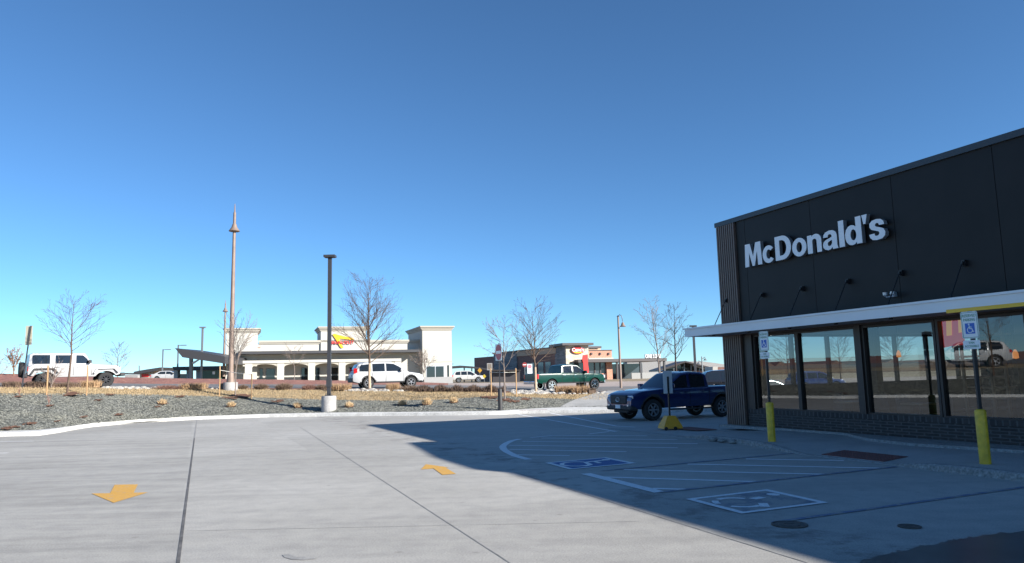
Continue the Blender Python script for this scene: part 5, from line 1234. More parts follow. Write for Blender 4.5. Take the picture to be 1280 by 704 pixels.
# scattered loose stones on the gravel bed
def stone(mb, rnd, c, r, mi=0):
    vs = []; 
    for k in range(5): a = k*1.2566 + rnd.uniform(-.3,.3); vs.append(c + Vector((r*math.cos(a)*rnd.uniform(.7,1.2), r*math.sin(a)*rnd.uniform(.7,1.2), r*rnd.uniform(-.1,.25))))
    vs.append(c + Vector((rnd.uniform(-.3,.3)*r, rnd.uniform(-.3,.3)*r, r*rnd.uniform(.5,.85))))
    mb.add(vs, [(k, (k+1) % 5, 5) for k in range(5)], mi)
mb = MB(); rnd = random.Random(17)
for k in range(26000):
    x = rnd.uniform(-10, 760); t = rnd.random(); 
    stone(mb, rnd, terr(x, t), rnd.uniform(.018, .042), rnd.choice((0,0,1,1,2)))
tag(mb.build('loose_gravel', [mat('stone_grey', (.15,.155,.14), .85), mat('stone_pale', (.27,.27,.24), .85), mat('stone_dark', (.075,.085,.08), .85)], fix=False), kind='stuff')
mb = MB()
def rocks(x0, x1, y0, y1, n, ra, rb):
    for k in range(n):
        x, y = rnd.uniform(x0, x1), rnd.uniform(y0, y1); c = on(x, y); r_ = rnd.uniform(ra, rb); o = len(mb.v)
        for i in range(4):
            for q in range(7):
                a = q*.8976 + i*.3; th = .3 + i*.45
                mb.v.append(tuple(c + Vector((r_*math.sin(th)*math.cos(a)*rnd.uniform(.8,1.15)*1.2, r_*math.sin(th)*math.sin(a)*rnd.uniform(.8,1.15), r_*.75*math.cos(th)))))
        for i in range(3):
            for q in range(7): mb.f.append((o+i*7+q, o+i*7+(q+1) % 7, o+(i+1)*7+(q+1) % 7, o+(i+1)*7+q)); mb.m.append(0)
        mb.f.append(tuple(o+q for q in range(7))); mb.m.append(0)
rocks(428, 510, 487, 489.2, 90, .06, .15); rocks(640, 705, 488.5, 493.2, 170, .08, .17); rocks(128, 196, 484.8, 486.6, 60, .06, .16); rocks(258, 300, 485.5, 487, 25, .05, .12); rocks(704, 756, 490, 493, 60, .06, .12)
tag(mb.build('pale_cobbles', M['rock'], smooth=False), kind='stuff')
# dead grass blades over the verge
mb = MB(); rnd = random.Random(23)
for k in range(30000):
    x = rnd.uniform(-5, 760); c = terr(x, 1 + rnd.uniform(-.06, 1.0)); h = rnd.uniform(.03, .10); a = rnd.uniform(0, 3.14); w = .012
    mb.add([c + Vector((-w*math.cos(a), -w*math.sin(a), -.01)), c + Vector((w*math.cos(a), w*math.sin(a), -.01)), c + Vector((rnd.gauss(0,.03), rnd.gauss(0,.03), h))], [(0,1,2)], rnd.choice((0,0,1)))
tag(mb.build('dormant_grass_blades', [mat('straw_blade', (.43,.32,.185), .9), mat('straw_blade_dark', (.26,.19,.10), .9)], fix=False), kind='stuff')

# ------------------------------------------------------------------ poles and lamps
# black parking-lot light on a round concrete base
p = on(411, 513); sc = p.y/F
r = empty('lot_light', p, 0, 'black square lot light pole on a round concrete base in the gravel bed', 'light pole')
mb = MB(); mb.lathe([(.38, -.3), (.38, 16.5*sc), (.36, 17.6*sc), (0, 17.8*sc)], 28); mb.build('concrete_base', M['cbase'], r, smooth=True)
zb_ = 17.8*sc; ht = (513-322)*sc
mb = MB(); mb.box((-.09,-.09,zb_+.03), (.09,.09,ht)); mb.build('pole', M['pole_dark'], r)
mb = MB(); mb.box((-.17,-.17,zb_), (.17,.17,zb_+.03))
for sx in (-1,1):
    for sy in (-1,1): mb.tube([(sx*.13, sy*.13, zb_+.03), (sx*.13, sy*.13, zb_+.13)], .018, 6)
mb.build('base_plate', M['pole_dark'], r)
mb = MB(); mb.box((-.12,-.12,zb_+.45), (.12,.12,zb_+.85)); mb.build('hand_hole_cover', M['pole_dark'], r)
mb = MB(); mb.box((-.3,-.22,ht), (.3,.22,ht+.12)); mb.box((-.22,-.16,ht-.02), (.22,.16,ht)); mb.build('lamp_head', M['pole_dark'], r)
# tall tan bell lamps
def bell_lamp(p, h, rb, label, conc=None, par='tan'):
    r = empty('street_lamp', p, 0, label, 'street lamp', 'tan bell topped street lamps'); m = M['pole_tan']; k = rb/.17
    mb = MB(); mb.tube([(0,0,.3), (0,0,h*.45), (0,0,h*.952)], [rb, rb*.78, rb*.5], 12); mb.build('pole', m, r, smooth=True)
    mb = MB(); mb.tube([(0,0,h*.952), (0,0,h*.975), (0,0,h)], [rb*.3, rb*.22, rb*.12], 8); mb.build('finial', m, r)
    hb_ = h*.85; mb = MB(); mb.lathe([(rb*.52, .5*k), (rb*.8, .4*k), (rb*1.0, .26*k), (.26*k, .12*k), (.345*k, .0), (.31*k, -.03), (rb*.5, .0)], 20, org=(0,0,hb_)); mb.build('lamp_bell', m, r, smooth=True)
    if conc:
        mb = MB(); mb.lathe([(conc, -.4), (conc, .42), (conc*.94, .46), (0, .46)], 20); mb.build('concrete_base', M['cbase'], r, smooth=True)
        mb = MB(); mb.lathe([(rb*1.5, .46), (rb*1.4, .6), (rb*1.1, 1.1), (rb*.9, 1.15)], 14); mb.build('pole_collar', m, r, smooth=True)
    return r
p = on(288, 487.5); bell_lamp(p, (487.5-252)*p.y/F, .165, 'tallest tan lamp with bell shade and spire, on a pale concrete base beside the street', .42)
p = P(279.5, 474, 92); bell_lamp(p, (474-375)*92/F, .17, 'smaller distant tan bell lamp just left of the tallest one', None)
mb = MB(); pp = on(283, 487); mb.box((-.32,-.3,-.2), (.08,.1,.4)); o = mb.build('utility_box', M['pole_dark']); o.location = on(281.5, 487.6) + Vector((0,.3,0)); tag(o, 'dark utility box beside the base of the tallest tan lamp', 'utility box')
# grey lot lights with side arm
def arm_light(px, py, top, Y, arm, label, m='pole_grey', w=.08, both=False):
    p = P(px, py, Y); h = (py-top)*Y/F; r = empty('lot_light', p, 0, label, 'light pole', 'distant parking lot lights')
    mb = MB(); mb.box((-w,-w,0), (w,w,h)); mb.build('pole', M[m], r)
    mb = MB(); 
    if both: mb.box((-arm,-.15,h), (arm,.15,h+.14))
    else: mb.box((0,-.05,h-.12), (arm*.4,.05,h-.02)); mb.box((arm*.35,-.16,h-.14), (arm,.16,h-.02))
    mb.build('lamp_head', M[m], r)
arm_light(202.5, 474, 437, 110, 1.15, 'shorter grey lot light with arm, left of the slanted dark canopy')
arm_light(221.5, 474, 431.5, 100, 1.1, 'grey lot light with arm touching the slanted dark canopy edge')
arm_light(251.5, 474, 410.5, 88, .35, 'tall grey lot light with flat cap standing before the slanted canopy', w=.1, both=True)
arm_light(870.5, 484, 409.5, 66, .3, 'tall dark lot light behind the restaurant canopy end', 'pole_dark', .09, True)
arm_light(564, 479, 455, 140, .5, 'slim far lot light right of the white building tower', 'pole_grey', .05)
arm_light(707, 440, 431.5, 121, .6, 'little roof mounted light above the grey stone tower', 'pole_dark', .05)
# hooked bell lamp
p = P(776.3, 485, 60); h = (485-396)*60/F
r = empty('street_lamp', p, 0, 'tan street lamp with a bell hung from its hooked arm, near the brick building', 'street lamp')
mb = MB(); mb.tube([(0,0,0), (0,0,h*.5), (0,0,h)], [.11, .09, .07], 10); mb.build('pole', M['pole_tan'], r, smooth=True)
mb = MB(); mb.tube([(0,0,h-.3), (.02,0,h), (.12,0,h+.12), (.26,0,h+.05), (.32,0,h-.15), (.35,0,h-.45)], .03, 6); mb.build('hooked_arm', M['pole_dark'], r)
mb = MB(); mb.lathe([(.04,.35), (.1,.28), (.14,.12), (.26,0), (.24,-.02), (0,.0)], 16, org=(.36,0,h-.85)); mb.build('lamp_bell', M['pole_tan'], r, smooth=True)
mb = MB(); mb.tube([(0,0,h-.02), (0,0,h+.06)], [.14, .02], 8); mb.build('cap', M['pole_dark'], r)
# far twin lamp
p = P(878.5, 470, 110); h = 24*110/F
r = empty('street_lamp', p, 0, 'far twin headed lamp right of the dark lot light near the gabled building', 'street lamp')
mb = MB(); mb.tube([(0,0,0), (0,0,h)], [.12,.08], 8); mb.build('pole', M['pole_grey'], r)
for sx, dz in ((-1,-.5),(1,0)):
    mb = MB(); mb.tube([(0,0,h-.4+dz), (sx*.5,0,h-.1+dz), (sx*.5,0,h-.3+dz)], .05, 6); mb.lathe([(.05,.3),(.3,0),(0,0)], 12, org=(sx*.5,0,h-.6+dz)); mb.build('lamp_head', M['pole_grey'], r)

# ------------------------------------------------------------------ road signs
# sign seen from behind at far left
p = on(27.2, 485); h = (485-408)*p.y/F
r = empty('road_sign', p, 0, 'tall pale sign plate seen from behind on a leaning dark post at far left', 'road sign')
mb = MB(); mb.tube([(0,0,-.1), (.28,0,h)], .035, 6); mb.build('post', M['pole_dark'], r)
mb = MB(); k = p.y/F; mb.box((.28-.13-4*k, .05, h-24*k), (.28-.13+4.6*k, .065, h)); mb.build('sign_plate', M['signtan'], r)
# do-not-enter on black sleeved post
p = on(625.5, 513.5); k = p.y/F
r = empty('road_sign', p, 0, 'round red sign turned aside on a post with thick black sleeve at the kerb', 'road sign')
mb = MB(); mb.tube([(0,0,-.1), (0,0,26*k), (0,0,26.5*k)], [.105,.105,.09], 16); mb.build('post_sleeve', M['plastic'], r, smooth=True)
mb = MB(); mb.box((-.028,-.028,26*k), (.028,.028,83*k)); mb.build('post', M['pole_dark'], r)
zc = 71.5*k; th = R(66); rt = Vector((math.cos(th), -math.sin(th), 0)); up = Vector((0,0,1)); nr = rt.cross(up) ; nr = -nr if nr.y > 0 else nr
f = lambda a, b, d: Vector((0,0,zc)) + rt*a + up*b + nr*d
mb = MB(); mb.prism([(-.39,-.4),(.39,-.4),(.39,.4),(-.39,.4)], f, .03, .036); pt = mb.build('sign_plate', M['signback'], r)
mb = MB(); mb.prism([(.38*math.cos(t*.2618), .38*math.sin(t*.2618)) for t in range(24)], f, .037, .04); mb.build('red_disc', mat('faded_red_sign', (.45,.10,.12), .5), pt)
mb = MB(); mb.prism([(-.3,-.07),(.3,-.07),(.3,.07),(-.3,.07)], f, .041, .043); mb.build('white_bar', M['signwhite'], pt)
def small_sign(px, py, top, Y, kind, label, face, w=.6, hgt_=.6, zt=0):
    p = P(px, py, Y); h = (py-top)*Y/F; r = empty('road_sign', p, 0, label, 'road sign')
    mb = MB(); mb.box((-.03,-.03,0), (.03,.03,h)); mb.build('post', M['pole_grey'], r)
    mb = MB(); f = lambda a, b, d: Vector((a, -d, h - hgt_/2 + b))
    if kind == 'diamond': poly = [(0,-hgt_/2),(w/2,0),(0,hgt_/2),(-w/2,0)]
    elif kind == 'disc': poly = [(w/2*math.cos(t*.3927+.196), hgt_/2*math.sin(t*.3927+.196)) for t in range(16)]
    else: poly = [(-w/2,-hgt_/2),(w/2,-hgt_/2),(w/2,hgt_/2),(-w/2,hgt_/2)]
    mb.prism(poly, f, .035, .05); pt = mb.build('sign_plate', face, r); return r, f, pt
small_sign(600, 478, 460, 100, 'diamond', 'orange yellow diamond sign left of the boxed sign near the far white SUV', mat('dull_orange_sign', (.5,.27,.03), .6), .62, .72)
small_sign(605.5, 478, 468, 95, 'diamond', 'smaller yellow sign low to the right of the orange diamond', mat('yellow_sign', (.5,.36,.03), .6), .5, .55)
r, f, pt = small_sign(612.5, 479, 454.5, 78, 'rect', 'small grey brown boxed sign with pale border near the tree stakes', M['cbase'], .55, .72)
mb = MB(); mb.prism([(-.2,-.28),(.2,-.28),(.2,.28),(-.2,.28)], f, .051, .06); mb.build('sign_panel', mat('brown_panel', (.2,.17,.14), .6), pt)
r, f, pt = small_sign(656.5, 482, 453.5, 74, 'disc', 'red do not enter sign in front of the brown brick building', mat('dull_red_sign', (.3,.04,.04), .6), .48, .48)
mb = MB(); mb.prism([(-.17,-.04),(.17,-.04),(.17,.04),(-.17,.04)], f, .051, .06); mb.build('white_bar', M['signwhite'], pt)
r, f, pt = small_sign(662.8, 482, 455.5, 74, 'rect', 'white sign with pinkish red ring, right of the red disc sign', M['signwhite'], .5, .95)
mb = MB(); mb.prism([(.2*math.cos(t*.5236), .22+.2*math.sin(t*.5236)) for t in range(12)], f, .051, .055); mb.build('red_ring', mat('pink_red', (.6,.25,.28), .5), pt)

# ------------------------------------------------------------------ burger restaurant with white towers
th = R(19); EI = Vector((math.cos(th), math.sin(th), 0)); MI = Vector((math.sin(th), -math.cos(th), 0)); OI = P(345, 470, 95); OI.z = 0
inn = empty('burger_restaurant', OI + Vector((0,0,1.1)), 0, 'long white stucco restaurant with three cornice topped towers and an arcade', 'building')
def I(a, t, z): return OI + EI*a + MI*t + Vector((0,0,z))
def Ib(mb, a0, a1, t0, t1, z0, z1, mi=None):
    vs = [I(s, t, z) for z in (z0, z1) for s, t in ((a0, t0), (a1, t0), (a1, t1), (a0, t1))]
    mb.add(vs, [(0,3,2,1),(4,5,6,7),(0,1,5,4),(1,2,6,5),(2,3,7,6),(3,0,4,7)], mi); return mb
def ip(mb, name, m, parent=None, **k):
    o_ = inn.location; mb.v = [(x-o_.x, y-o_.y, z-o_.z) for x, y, z in mb.v]; return mb.build(name, m, parent or inn, **k)
def IQ(x, y, off=0):
    d = ray(x, y); k = (OI.dot(MI) + off - 0) / (d.dot(MI)); p = d*k; q = p - OI; return q.dot(EI), H + p.z
mb = MB()
Ib(mb, -5.0, 18.6, -14, -2.0, 0.6, 6.6)                 # recessed body
Ib(mb, -5.0, 18.6, -2.0, 0.0, 4.3, 6.62)                # upper front wall
Ib(mb, 15.6, 18.6, -2.0, 0.0, 0.6, 4.3)
ip(mb, 'wall', M['stucco'])
for q in ((-6.0, -2.3, -6, .4, 0.6, 8.1), (5.5, 11.3, -6, .25, 5.63, 8.3), (18.6, 22.6, -8, 1.9, 1.95, 8.25)): mb = MB(); Ib(mb, *q); ip(mb, 'tower', M['stucco'])
mb = MB()
def cornice(a0, a1, t0, t1, z, st=3):
    for i in range(st):
        o = .12 + .13*i; Ib(mb, a0-o, a1+o, t0-o, t1+o, z + .18*i + (.002*i), z + .18*(i+1))
cornice(-6.0, -2.3, -6, .4, 8.1); cornice(5.5, 11.3, -6, .25, 8.3); cornice(18.6, 22.6, -8, 1.9, 8.25)
Ib(mb, -2.15, 18.58, -2, .12, 6.62, 6.8); Ib(mb, -2.2, 18.57, -2, .25, 6.8, 7.08)
ip(mb, 'cornice', M['stucco2'])
mb = MB(); Ib(mb, 18.5, 22.7, 1.85, 2.0, 0.7, 1.95); Ib(mb, 18.55, 22.65, -8, 1.85, 0.7, 1.95); ip(mb, 'wainscot', M['stucco_grey'])
mb = MB(); Ib(mb, 18.55, 22.65, 1.9, 1.96, 3.95, 4.02); ip(mb, 'trim_band', M['stucco2'])
# deep flat canopy with dark edge, wall in its shade, arcade beam standing forward
mb = MB(); Ib(mb, -4.6, 18.1, 0.1, 2.5, 5.30, 5.64); ip(mb, 'canopy', M['darkroof'])
mb = MB(); Ib(mb, -4.6, 15.7, 1.5, 2.1, 4.15, 4.5); ip(mb, 'arcade_beam', M['stucco'])
# arches and pillars
px0 = [-3.3, .5, 4.25, 8.05, 11.9, 15.3]
for a in px0: mb = MB(); Ib(mb, a-.42, a+.42, 1.55, 2.0, .6, 4.15); ip(mb, 'pillar', M['stucco'])
mb = MB()
for a, b in zip(px0, px0[1:]):
    a += .42; b -= .42; c = (a+b)/2; hwid = (b-a)/2; pts = [(a, 4.148)]
    for k in range(13):
        t = math.pi*(1-k/12); pts.append((c + hwid*math.cos(t), 3.62 + .42*math.sin(t)))
    pts.append((b, 4.148)); mb.prism(pts, lambda u_, v_, d: I(u_, d, v_), 1.6, 1.95)
ip(mb, 'arch_spandrel', M['stucco2'])
for (x0, x1) in ((324, 329), (332, 344), (376, 387), (394, 400), (414, 423), (436, 446)):
    a0 = IQ(x0, 468, -2)[0]; a1 = IQ(x1, 468, -2)[0]
    mb = MB(); Ib(mb, a0, a1, -2.0, -1.93, 1.5, 3.6); w = ip(mb, 'window', M['stucco_grey']); mb = MB(); Ib(mb, a0+.08, a1-.08, -1.93, -1.9, 1.6, 3.5); ip(mb, 'pane', M['darkglass'], w)
mb = MB(); Ib(mb, 19.05, 21.55, 1.9, 1.96, 1.75, 3.45); w = ip(mb, 'window', M['signback']); 
for a, b in ((19.15, 20.25), (20.37, 21.45)): mb = MB(); Ib(mb, a, b, 1.96, 1.99, 1.85, 3.37); ip(mb, 'pane', M['darkglass'], w)
mb = MB(); Ib(mb, 22.0, 22.2, 1.9, 1.97, 1.2, 3.5); ip(mb, 'side_light', M['darkglass'])
mb = MB(); Ib(mb, 22.64, 22.72, 1.4, 1.6, .8, 8.2); ip(mb, 'downpipe', M['pole_grey'])
# yellow bent arrow and red lettering
arrow = [(415.7,418.5),(417.5,417.2),(429,420.3),(440.5,422.6),(442.5,424.6),(439.5,425),(424.5,423.2),(424.6,427),(428.6,433.2),(429.3,434.6),(426.6,435.2),(424.8,433.4),(420.7,425.8)]
mb = MB(); mb.prism([IQ(*q, .3) for q in arrow], lambda u_, v_, d: I(u_, d, v_), .28, .42); ip(mb, 'arrow_sign', M['gold'])
a0, z0 = IQ(414.5, 430.8, .4); a1, z1 = IQ(442.5, 427.2, .4)
mb = text_mesh('IN-N-OUT', lambda a, b, d: I(a0+a, d, z0+b+.05), a1-a0, .42, .43, .52, bold=.02); ip(mb, 'sign_lettering', M['red'])
mb = MB(); aa, zz = IQ(321.5, 431.5, .1); Ib(mb, aa-.1, aa+.5, .12, .16, 6.2, 6.5); ip(mb, 'wall_vent', mat('pink_vent', (.55,.4,.35), .7))

# slanted solar canopy and the lower flat canopy left of it
Yc = 86.0
def flatpoly(mb, pts, Y, dpt):
    n = len(pts); a = [P(x, y, Y) for x, y in pts]; d = Vector((0, dpt, 0)); mb.prism([(i, 0) for i in range(0)], None, 0, 0) if False else None
    vs = a + [q + d for q in a]
    tris = tessellate_polygon([[Vector((q.x, q.z, 0)) for q in a]])
    mb.add(vs, [tuple(t) for t in tris] + [tuple(i+n for i in t) for t in tris] + [(i, (i+1) % n, (i+1) % n+n, i+n) for i in range(n)])
r = empty('solar_canopy', P(238, 474, Yc), 0, 'dark slanted canopy on a single grey post left of the white restaurant', 'canopy')
def rel(mb, r, name, m, par=None, **k): mb.v = [(x-r.location.x, y-r.location.y, z-r.location.z) for x, y, z in mb.v]; return mb.build(name, m, par or r, **k)
mb = MB(); flatpoly(mb, [(218.5,435.2),(250,440),(281,445.8),(281,454.8),(250,450),(228,446.8)], Yc, 7); rel(mb, r, 'canopy_deck', M['darkroof'])
mb = MB(); flatpoly(mb, [(236.3,446),(239.8,446.5),(239.8,474.5),(236.3,474.5)], Yc+3, .4); rel(mb, r, 'post', M['pole_grey'])
mb = MB(); flatpoly(mb, [(240,453),(248,449),(248.6,449.8),(241,455)], Yc+3, .3); rel(mb, r, 'brace', M['signback'])
r = empty('flat_canopy', P(250, 474, 98), 0, 'low flat dark roof on white pillars below the slanted canopy', 'canopy')
mb = MB(); flatpoly(mb, [(215.5,458.6),(285,457.4),(285,462),(217,463)], 98, 8); rel(mb, r, 'roof', M['darkroof'])
for x0, x1 in ((217.3,222),(233,236),(245,251.5)): mb = MB(); flatpoly(mb, [(x0,462.5),(x1,462.4),(x1,474.5),(x0,474.5)], 99, .8); rel(mb, r, 'pillar', M['stucco'])
mb = MB(); flatpoly(mb, [(222.3,467.5),(233,467.5),(233,474),(222.3,474)], 104, 2); rel(mb, r, 'dark_panel', M['midglass'])
r = empty('utility_enclosure', P(263, 474, 92), 0, 'green utility enclosure under the slanted canopy', 'enclosure')
mb = MB(); flatpoly(mb, [(252.5,463.5),(273.5,463),(273.5,474.5),(252.5,474.5)], 92, 2.5); rel(mb, r, 'box', M['greenbox'])
mb = MB(); flatpoly(mb, [(265.5,464.5),(268.5,464.4),(268.5,468),(265.5,468)], 91.9, .08); rel(mb, r, 'label_plate', M['signwhite'])
# far single-slope shelter
r = empty('shelter', P(182, 474, 130), 0, 'far small building with a slanted dark roof and red sign beyond the embankment', 'building')
mb = MB(); flatpoly(mb, [(166.3,467.5),(167.5,464.6),(180,462.3),(199.8,459.3),(196.5,463.4),(175,467.2)], 130, 8); rel(mb, r, 'roof', M['darkroof'])
mb = MB(); flatpoly(mb, [(174.8,466.6),(190,464.5),(190,473.5),(174.8,473.5)], 131, 5); rel(mb, r, 'wall', M['stucco2'])
mb = MB(); flatpoly(mb, [(190.2,464.3),(194.5,463.6),(194,473.5),(190.2,473.5)], 131.5, 5); rel(mb, r, 'side_wall', M['tanstucco'])
mb = MB(); flatpoly(mb, [(177,468),(185.5,467.6),(185.5,471.3),(177,471.5)], 130.9, .1); rel(mb, r, 'red_sign', M['red'])
mb = MB(); flatpoly(mb, [(173.3,457),(174.1,457),(174.1,464),(173.3,464)], 134, .2); rel(mb, r, 'antenna', M['pole_grey'])
for i, (pts, Y, m, lb) in enumerate([([(152,466.2),(160,466.2),(160.3,467.5),(157,468),(152,468)], 150, 'darkroof', 'thin dark flat roof far beyond the off-roader nose'),
     ([(156,468.5),(166,468.2),(172,469.5),(172,473),(156,473)], 160, 'cbase', 'low grey far building left of the slanted roof shelter'),
     ([(199,468),(203.5,467),(203.5,473.5),(199,473.5)], 120, 'stucco', 'white block beside the shorter grey lot light')]):
    mb = MB(); flatpoly(mb, pts, Y, 8); o = mb.build('distant_building', M[m]); tag(o, lb, 'building')
far_suv('sedan', 'pale car roof showing above the embankment left of the flat canopy', 'car', 211, 476, 110, R(10), M['carwhite'], sedan=True)

# ------------------------------------------------------------------ chicken restaurant with stone tower
Yk = 122.0; CK = P(699, 475.8, Yk); zk = CK.z; g23 = R(17)
ek = Vector((math.cos(g23), math.sin(g23), 0)); mk = Vector((math.sin(g23), -math.cos(g23), 0))   # front runs right, mk faces camera
CT = P(708.5, 476, Yk)
def K(a, t, z): return Vector((CT.x, CT.y, 0)) + ek*a + mk*t + Vector((0,0,z))
def KQ(x, y, t=0):
    d = ray(x, y); o = Vector((CT.x, CT.y, 0)) + mk*t; k = o.dot(mk)/d.dot(mk); p = d*k; return (p-o).dot(ek), H+p.z
def Kb(mb, a0, a1, t0, t1, z0, z1):
    vs = [K(s, t, z) for z in (z0, z1) for s, t in ((a0, t0), (a1, t0), (a1, t1), (a0, t1))]
    mb.add(vs, [(0,3,2,1),(4,5,6,7),(0,1,5,4),(1,2,6,5),(2,3,7,6),(3,0,4,7)]); return mb
ck = empty('chicken_restaurant', K(0,0,zk), 0, 'brick and stone restaurant with oval sign, red banner and long dark side wing', 'building')
def kp(mb, name, m, par=None, **k): mb.v = [(x-ck.location.x, y-ck.location.y, z-ck.location.z) for x, y, z in mb.v]; return mb.build(name, m, par or ck, **k)
zr = KQ(712, 432)[1]; zt_ = KQ(712, 429.5)[1]; aw = KQ(735.5, 440)[0]; dt = 5.2
mb = MB(); Kb(mb, 0, aw, -.4, 0, KQ(712,453)[1], zr); Kb(mb, 0, .7, -.4, 0, zk-.3, KQ(712,453)[1]); kp(mb, 'tower_front', M['creamstone'])
mb = MB(); Kb(mb, 0, aw, -dt, -.4, zk-.3, zr-.01); kp(mb, 'tower_side', M['greystone'])
mb = MB(); Kb(mb, -.9, aw+.6, -dt-.5, .9, zr, zt_+.05); kp(mb, 'tower_roof', M['awnbrown'])
mb = MB(); Kb(mb, .71, aw, -.35, -.3, zk-.3, KQ(712,453)[1]); kp(mb, 'door_glass', M['midglass'])
a0, zz1 = KQ(735.6, 438.5); a1, _ = KQ(765.5, 438.5); zz0 = KQ(740, 448)[1]; zaw = KQ(740, 449.5)[1]; zaw2 = KQ(740, 453.2)[1]
mb = MB(); Kb(mb, aw+.01, a1, -9, -.3, zz0, zz1); kp(mb, 'brick_wall', M['orangebrick'])
mb = MB(); Kb(mb, aw+.01, a1+.1, -9.1, -.2, zz1, zz1+.12); kp(mb, 'parapet_cap', M['awnbrown'])
mb = MB(); Kb(mb, aw+.01, a1+.1, -.3, .1, zaw+.05, zz0+.05); kp(mb, 'pale_band', M['stucco'])
mb = MB(); Kb(mb, aw-2.0, a1, -8.9, -.6, zk-.2, zaw); kp(mb, 'shop_glazing', M['midglass'])
mb = MB(); ab = KQ(759, 460)[0]; Kb(mb, ab, a1, -9, -.3, zk-.2, zaw); Kb(mb, aw+.02, ab, -.6, -.3, zk-.2, zk+1.0)
kp(mb, 'brick_pier', M['orangebrick'])
mb = MB()
for x in (745, 752): a = KQ(x, 460)[0]; Kb(mb, a-.08, a+.08, -.59, -.45, zk+1.0, zaw)
kp(mb, 'window_mullion', M['awnbrown'])
mb = MB(); a2 = KQ(756, 434)[0]; Kb(mb, aw, a2, -7, -3, zz1, KQ(740,435.5,-3)[1]); kp(mb, 'rear_parapet', M['tanstucco'])
mb = MB(); Kb(mb, aw-.1, a2+.6, -7.3, -2.7, KQ(740,435.5,-3)[1], KQ(740,433,-3)[1]); kp(mb, 'rear_parapet_cap', M['awnbrown'])
mb = MB()
for x in (740, 751, 761.5): a, z = KQ(x, 441.6); Kb(mb, a-.12, a+.12, -.3, -.05, z-.25, z+.1)
kp(mb, 'wall_light', M['awnbrown'])
# patio canopy continuing right
a3 = KQ(828, 452)[0]
mb = MB(); Kb(mb, aw-2.5, a3, -7, 1.6, zaw2, zaw); kp(mb, 'patio_canopy', M['awnbrown'])
for x in (767.5, 796.5, 820, 826): a = KQ(x, 460)[0]; mb = MB(); Kb(mb, a-.16, a+.16, 1.1, 1.4, zk-.2, zaw2); kp(mb, 'canopy_post', M['pole_dark'])
mb = MB(); Kb(mb, a1+.2, a3-.4, -7, -6.8, zk-.1, zk+2.6); kp(mb, 'patio_screen', M['midglass'])
mb = MB(); Kb(mb, KQ(785,470)[0], a3, 1.2, 1.4, zk-.1, zk+.95); kp(mb, 'low_wall', mat('pale_low_wall',(.3,.3,.29),.8))
aL, zL = KQ(807, 448.6, 1.5); aR, zR = KQ(826, 444.6, 1.5)
mb = text_mesh('ONE LOVE', lambda a, b, d: K(aL+a, d, zaw+.05+b), aR-aL, .62, 1.3, 1.45, bold=.02); kp(mb, 'sign_lettering', M['letter'])
mb = MB(); Kb(mb, aL, aR, 1.2, 1.29, zaw, zaw+.7); kp(mb, 'sign_backing', M['pole_grey'])
# oval sign
ca, cz = KQ(722.5, 437.8, .3); ra_ = (KQ(731.5,438,.3)[0]-KQ(714,438,.3)[0])/2; rz_ = (KQ(722,433,.3)[1]-KQ(722,442.7,.3)[1])/2
ell = lambda k: [(ca + k*ra_*math.cos(t*.2618), cz + k*rz_*math.sin(t*.2618)) for t in range(24)]
mb = MB(); mb.prism(ell(1.0), lambda a, b, d: K(a, d, b), .02, .2); osn = kp(mb, 'oval_sign', mat('maroon_rim', (.16,.05,.05), .4))
mb = MB(); mb.prism(ell(.9), lambda a, b, d: K(a, d, b), .2, .25); kp(mb, 'oval_face', M['red'], osn)
mb = MB(); mb.prism([(a, b - rz_*.75 if False else b) for a, b in [(ca + .62*ra_*math.cos(t*.2618), cz - .62*rz_ + .16*rz_*math.sin(t*.2618)) for t in range(24)]], lambda a, b, d: K(a, d, b), .25, .27); kp(mb, 'gold_swoosh', M['gold'], osn)
mb = text_mesh("Cane's", lambda a, b, d: K(ca - ra_*.85 + a, d, cz - rz_*.35 + b), ra_*1.7, rz_*.95, .27, .33, bold=.02); kp(mb, 'sign_lettering', M['letter'], osn)
# red banner
pb = [q for q in [(728.5,444),(734.5,443.2),(734.6,449.5),(734.8,456),(735.8,463),(735.6,468),(731.5,468),(729.2,462),(729,455),(727.6,449)]]
mb = MB(); mb.prism([KQ(*q, 1.7) for q in pb], lambda a, b, d: K(a, d, b), 1.65, 1.8); kp(mb, 'red_banner', M['red'])
# long side wing going away from the tower
uk = Vector((-math.sin(R(27)), math.cos(R(27)), 0)); wl = 34.0; base0 = K(0, -dt, 0)
def Wg(mb, d0, d1, o0, o1, z0, z1):
    vs = []
    for z in (z0, z1):
        for d, o in ((d0, o0), (d1, o0), (d1, o1), (d0, o1)): vs.append(base0 + uk*d + Vector((uk.y, -uk.x, 0))*o + Vector((0,0,z)))
    mb.add(vs, [(0,3,2,1),(4,5,6,7),(0,1,5,4),(1,2,6,5),(2,3,7,6),(3,0,4,7)]); return mb
mb = MB(); Wg(mb, 0, 14, 0, 9, zk-.4, 5.5); kp(mb, 'side_wing', M['brownbrick'])
mb = MB(); Wg(mb, -.5, 14, -.15, 9, 5.5, 6.45); kp(mb, 'tan_band', M['tanstucco'])
mb = MB(); Wg(mb, -.5, 14.1, -.3, 9, 6.45, 6.65); Wg(mb, 14, 24.2, -.4, 9, 6.35, 6.6); kp(mb, 'wing_cap', M['awnbrown'])
mb = MB(); Wg(mb, 14, 24, -.2, 9, zk-.4, 6.35); kp(mb, 'stone_wing', M['greystone'])
mb = MB(); Wg(mb, 24, 34, 0, 9, zk-.4, 5.9); kp(mb, 'rear_wing', M['brownbrick'])
for i in range(4):
    mb = MB(); Wg(mb, 1.5+2.6*i, 3.3+2.6*i, -.08, 0.0, zk+.6, zk+3.2); w = kp(mb, 'window', mat('pale_green_glass', (.2,.25,.22), .2))
